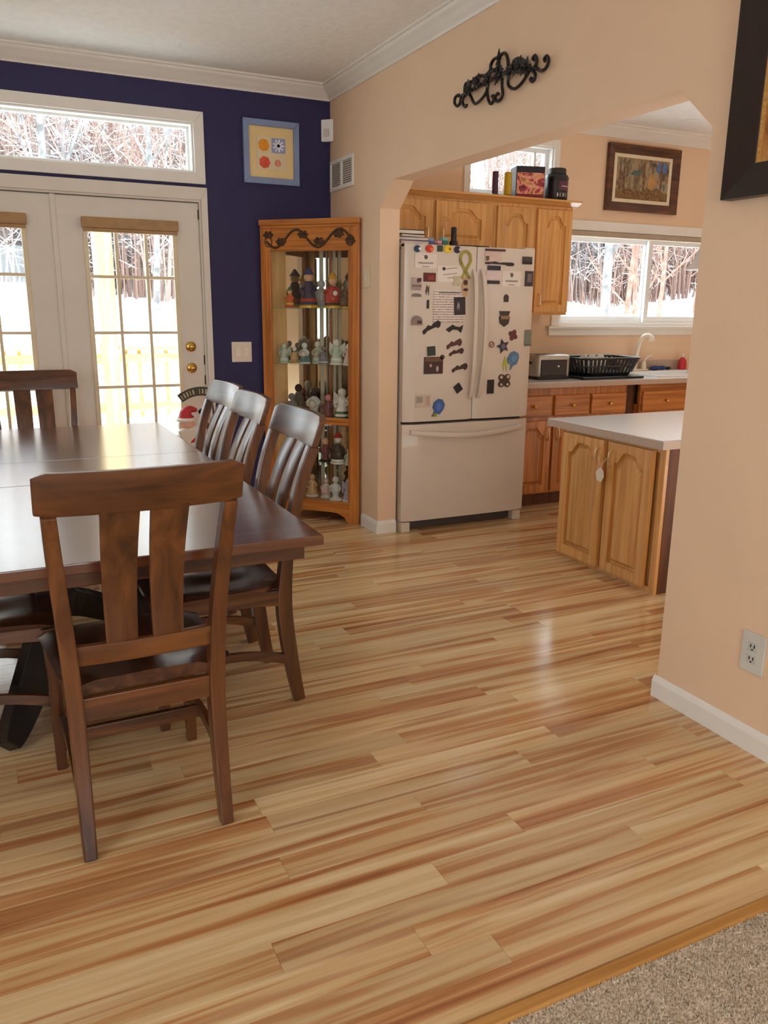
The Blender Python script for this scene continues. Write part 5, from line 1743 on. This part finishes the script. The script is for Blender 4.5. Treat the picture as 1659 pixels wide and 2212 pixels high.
# items on the wall cabinet cornice
CZ = 2.1842
ig = 'things standing on the wall cabinets'
it = thing('candle', 'tall dark purple candle on the wall cabinets', 'candle', (1.138, -0.25, CZ), 0, ig)
MB().lathe([(0, 0), (0.034, 0), (0.034, 0.018), (0.024, 0.024), (0, 0.024)], 14).build('holder', paint('candle_holder', (52, 24, 46), 0.4), it, smooth=40)
MB().lathe([(0, 0.024), (0.022, 0.024), (0.021, 0.168), (0.0, 0.170)], 14).build('wax', paint('purple_wax', (66, 36, 62), 0.5), it, smooth=40)
it = thing('shaker_bottle', 'yellow bottle on a black base, next to the purple candle', 'bottle', (1.243, -0.25, CZ), 0, ig)
MB().lathe([(0, 0), (0.042, 0), (0.040, 0.014), (0.03, 0.02), (0, 0.02)], 14).build('base', BLACKP, it, smooth=40)
MB().lathe([(0, 0.02), (0.029, 0.02), (0.027, 0.166), (0.02, 0.172), (0, 0.172)], 14).build('body', paint('mustard_plastic', (196, 164, 30), 0.35, 0.15), it, smooth=40)
it = thing('snack_box', 'black and red box with a painted picture on its front, on the wall cabinets', 'box', (1.415, -0.235, CZ), -0.30, ig)
boxo('carton', paint('box_black', (30, 22, 36), 0.35), -0.105, 0.105, -0.075, 0.075, 0.0003, 0.215, it, 0.003)
boxo('front_picture', speckle('box_art', [(0.3, (70, 20, 34)), (0.42, (176, 56, 56)), (0.52, (232, 170, 150)), (0.6, (206, 150, 80)), (0.7, (120, 30, 40))], 13, 0.4, 2.0, 0, (1, 1, 1.2), 1.2), -0.098, 0.100, -0.0765, -0.075, 0.03, 0.172, it)
boxo('side_picture', speckle('box_art_side', [(0.35, (34, 20, 40)), (0.52, (150, 34, 52)), (0.66, (214, 150, 170))], 16, 0.4, 2.0, 0, (1, 1, 1), 1.0), 0.105, 0.1065, -0.07, 0.07, 0.012, 0.13, it)
boxo('red_band', paint('box_red', (130, 26, 40), 0.4), -0.1, 0.1, -0.0768, -0.075, 0.005, 0.03, it)
it = thing('powder_tub', 'black screw-top tub with white lettering on the wall cabinets', 'jar', (1.672, -0.235, CZ), -0.2, ig)
MB().lathe([(0, 0.0003), (0.078, 0.0003), (0.084, 0.012), (0.084, 0.14), (0.088, 0.16), (0.076, 0.182), (0.062, 0.19), (0, 0.19)], 22).build('body', paint('tub_black', (24, 24, 32), 0.3), it, smooth=40)
MB().lathe([(0, 0.19), (0.066, 0.19), (0.066, 0.222), (0.06, 0.228), (0, 0.228)], 22).build('lid', paint('tub_lid', (44, 38, 34), 0.4), it, smooth=40)


def curved_patch(name, m, r, a0, a1, z0, z1, parent):
    mb = MB()
    n = 8
    for k in range(n):
        b0, b1 = a0 + (a1 - a0) * k / n, a0 + (a1 - a0) * (k + 1) / n
        mb.face([(r * math.sin(b0), -r * math.cos(b0), z0), (r * math.sin(b1), -r * math.cos(b1), z0), (r * math.sin(b1), -r * math.cos(b1), z1), (r * math.sin(b0), -r * math.cos(b0), z1)])
    return mb.build(name, m, parent)


curved_patch('plum_label', paint('plum_label', (92, 40, 66), 0.4), 0.0846, -0.2, 1.0, 0.075, 0.135, it)
curved_patch('white_stripe', paint('tub_print', (206, 200, 206), 0.4), 0.0850, 0.05, 0.9, 0.098, 0.104, it)
for k in range(4):
    a0 = -0.35 + k * 0.26
    curved_patch('white_lettering', paint('tub_print', (206, 200, 206), 0.4), 0.0850, a0, a0 + (0.05 if k % 2 else 0.10), 0.03, 0.055, it)

# kitchen painting
kp = thing('framed_painting', 'brown wood framed woodland painting with cream mat over the kitchen window', 'picture', (2.680, 0, 2.438))
WDF = wood('carved_frame_wood', (50, 22, 8), (84, 44, 20), (112, 64, 30), 'x', 0.35, 30, 3, 0.2)
hw_, hh_ = 0.369, 0.247
for a in range(4):
    b = [(-hw_, -hh_), (hw_, -hh_), (hw_, hh_), (-hw_, hh_)]
    f_ = 0.068
    inn = [(-hw_ + f_, -hh_ + f_), (hw_ - f_, -hh_ + f_), (hw_ - f_, hh_ - f_), (-hw_ + f_, hh_ - f_)]
    c = (a + 1) % 4
    mb = MB()
    mb.ring([[(b[a][0], -0.002, b[a][1]), (b[c][0], -0.002, b[c][1]), (inn[c][0], -0.002, inn[c][1]), (inn[a][0], -0.002, inn[a][1])],
             [(b[a][0], -0.036, b[a][1]), (b[c][0], -0.036, b[c][1]), (inn[c][0], -0.018, inn[c][1]), (inn[a][0], -0.018, inn[a][1])]])
    mb.build('frame_side', WDF, kp, bevel=0.003)
boxo('mat_board', paint('cream_mat2', (226, 214, 182), 0.8), -hw_ + f_ - .002, hw_ - f_ + .002, -0.012, -0.003, -hh_ + f_ - .002, hh_ - f_ + .002, kp)
pw, ph = 0.268, 0.152
pa = boxo('painting', speckle('woodland_paint', [(0.28, (60, 52, 40)), (0.42, (112, 96, 74)), (0.52, (150, 128, 92)), (0.6, (166, 150, 120)), (0.72, (92, 104, 100))], 24, 0.6, 4, 0, (1.0, 1, 0.5), 1.0), -pw, pw, -0.0145, -0.012, -ph, ph, kp)
for x in (-0.235, -0.195, 0.01, 0.19):
    MB().prism([(x - 0.012, -ph * .6), (x + 0.012, -ph * .6), (x + 0.008, ph * .95), (x - 0.006, ph * .95)], 'y', -0.0152, -0.0145).build('painted_trunk', speckle('painted_trunk', [(0.3, (86, 60, 44)), (0.7, (150, 112, 82))], 40), pa)
mb = MB()
mb.prism([(-pw, -ph), (pw, -ph), (pw, -ph * .62), (pw * .3, -ph * .45), (-pw * .1, -ph * .6), (-pw * .6, -ph * .5), (-pw, -ph * .7)], 'y', -0.0154, -0.0145)
mb.build('painted_ground', speckle('painted_leaves', [(0.3, (88, 62, 40)), (0.7, (150, 116, 74))], 50), pa)
MB().prism([(0.13, ph * .45), (0.24, ph * .4), (0.25, ph * .9), (0.15, ph * .92)], 'y', -0.0151, -0.0145).build('painted_sky_patch', paint('painted_blue', (86, 112, 160), 0.7, 0.2, 40), pa)
MB().prism([(0.05, -ph * .35), (0.10, -ph * .5), (0.14, 0.0), (0.12, ph * .25), (0.07, ph * .28)], 'y', -0.0156, -0.0145).build('painted_tawny_patch', paint('painted_tawny', (186, 140, 80), 0.7, 0.2, 40), pa)
MB().prism([(-0.13, ph * .18), (-0.02, ph * .2), (-0.04, ph * .42), (-0.10, ph * .42)], 'y', -0.0157, -0.0145).build('painted_spruce_patch', paint('painted_spruce', (78, 104, 100), 0.7, 0.3, 60), pa)

# recessed ceiling light in the kitchen
rl = thing('recessed_light', 'round white recessed light in the kitchen ceiling', 'light', (2.772, -0.385, H))
MB().lathe([(0.052, -0.0005), (0.085, -0.0005), (0.085, -0.006), (0.070, -0.010), (0.052, -0.004)], 24).build('trim_ring', VINYL, rl, smooth=50)
MB().lathe([(0.0, -0.001), (0.053, -0.001), (0.050, -0.003), (0.0, -0.004)], 24).build('lamp_disc', paint('unlit_lamp', (206, 206, 204), 0.5), rl, smooth=50)

# pendant lamp over the peninsula, mostly hidden behind the wall
pn = thing('pendant_lamp', 'white bell-shaped pendant shade over the peninsula behind the archway jamb', 'lamp', (1.43, -2.0, 1.64))
MB().lathe([(0.150, 0.0), (0.146, 0.004), (0.118, 0.035), (0.095, 0.08), (0.075, 0.13), (0.040, 0.17), (0.02, 0.18), (0.018, 0.176), (0.036, 0.165), (0.070, 0.125), (0.090, 0.078), (0.112, 0.034), (0.142, 0.001)], 28).build('shade', paint('milk_glass', (224, 222, 220), 0.3), pn, smooth=50)
MB().tube([(0, 0, 0.17), (0, 0, H - 1.64 - 0.02)], 0.006, 6).build('rod', WHITE, pn)
MB().lathe([(0, H - 1.64 - 0.03), (0.05, H - 1.64 - 0.02), (0.06, H - 1.64 - 0.0005), (0, H - 1.64 - 0.0005)], 18).build('canopy', WHITE, pn, smooth=50)

# ================================================================== PENINSULA
IX, IY0, IY1 = 0.802, -2.4166, -1.6235
isl = thing('peninsula', 'oak kitchen peninsula with two arched doors on its end and a pale top', 'peninsula', (0, 0, 0))
boxo('carcass', HONEY['z'], IX + 0.022, 1.92, IY0 + 0.012, IY1, 0.0, 0.757, isl)
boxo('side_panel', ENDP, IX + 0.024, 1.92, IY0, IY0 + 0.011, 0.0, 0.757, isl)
ff = MB()
ff.box(IX, IX + 0.021, IY0, IY0 + 0.04, 0, 0.757)
ff.box(IX, IX + 0.021, IY1 - 0.02, IY1, 0, 0.757)
ff.box(IX, IX + 0.021, IY0 + 0.04, IY1 - 0.02, 0, 0.032)
ff.box(IX, IX + 0.021, IY0 + 0.04, IY1 - 0.02, 0.735, 0.757)
ff.box(IX, IX + 0.021, (IY0 + IY1) / 2 - 0.02, (IY0 + IY1) / 2 + 0.02, 0.032, 0.735)
ff.build('face_frame', HONEY['z'], isl)
# doors face -x: build in a rotated holder frame (local x -> -y, local -y -> -x)
for (ya, yb, hs) in ((-1.640, -1.992, 1), (-2.024, -2.352, -1)):
    w = ya - yb
    # local door x runs from 0 (at ya) to w (at yb)
    tmp = thing('tmp', 't', 't')
    d = cathedral_door(tmp, 0, w, 0.030, 0.742, 0.0, th=0.026, handle=((w - 0.035) if hs > 0 else 0.040, 0.655))
    d.parent = isl
    d.location = (IX - 0.001, ya, 0)
    d.rotation_euler = (0, 0, -PI / 2)
    bpy.data.objects.remove(tmp)
boxo('countertop', COUNTER, 0.775, 1.95, -2.418, -1.497, 0.7575, 0.802, isl, 0.004)
mb = MB()
mb.box(0.769, 0.7748, -2.424, -1.491, 0.758, 0.800)
mb.box(0.7748, 1.95, -2.424, -2.4182, 0.758, 0.800)
mb.build('counter_edge', COUNTERE, isl)
tg = thing('cabinet_tag', 'white hang tag tied to the peninsula door handle', 'tag', (0.744, -2.020, 0.66))
MB().tube(smoothpath([(0, 0.022, 0.0), (-0.010, 0.012, -0.035), (-0.006, 0.0, -0.062), (-0.010, -0.014, -0.035), (0, -0.040, 0.0)], 4), 0.0022, 5).build('cord', paint('tag_cord', (196, 180, 160), 0.7), tg)
mb = MB()
mb.prism([(0.0, -0.055), (0.034, -0.085), (0.022, -0.130), (-0.010, -0.135), (-0.030, -0.105), (-0.024, -0.075)], 'x', -0.010, -0.004)
mb.build('tag_card', paint('tag_white', (226, 218, 206), 0.5), tg, bevel=0.002)
MB().tube(smoothpath([(-0.007, 0.0, -0.13), (-0.006, 0.006, -0.17), (-0.007, 0.014, -0.205)], 4), 0.0018, 5).build('cord_tail', paint('tag_cord', (196, 180, 160), 0.7), tg)
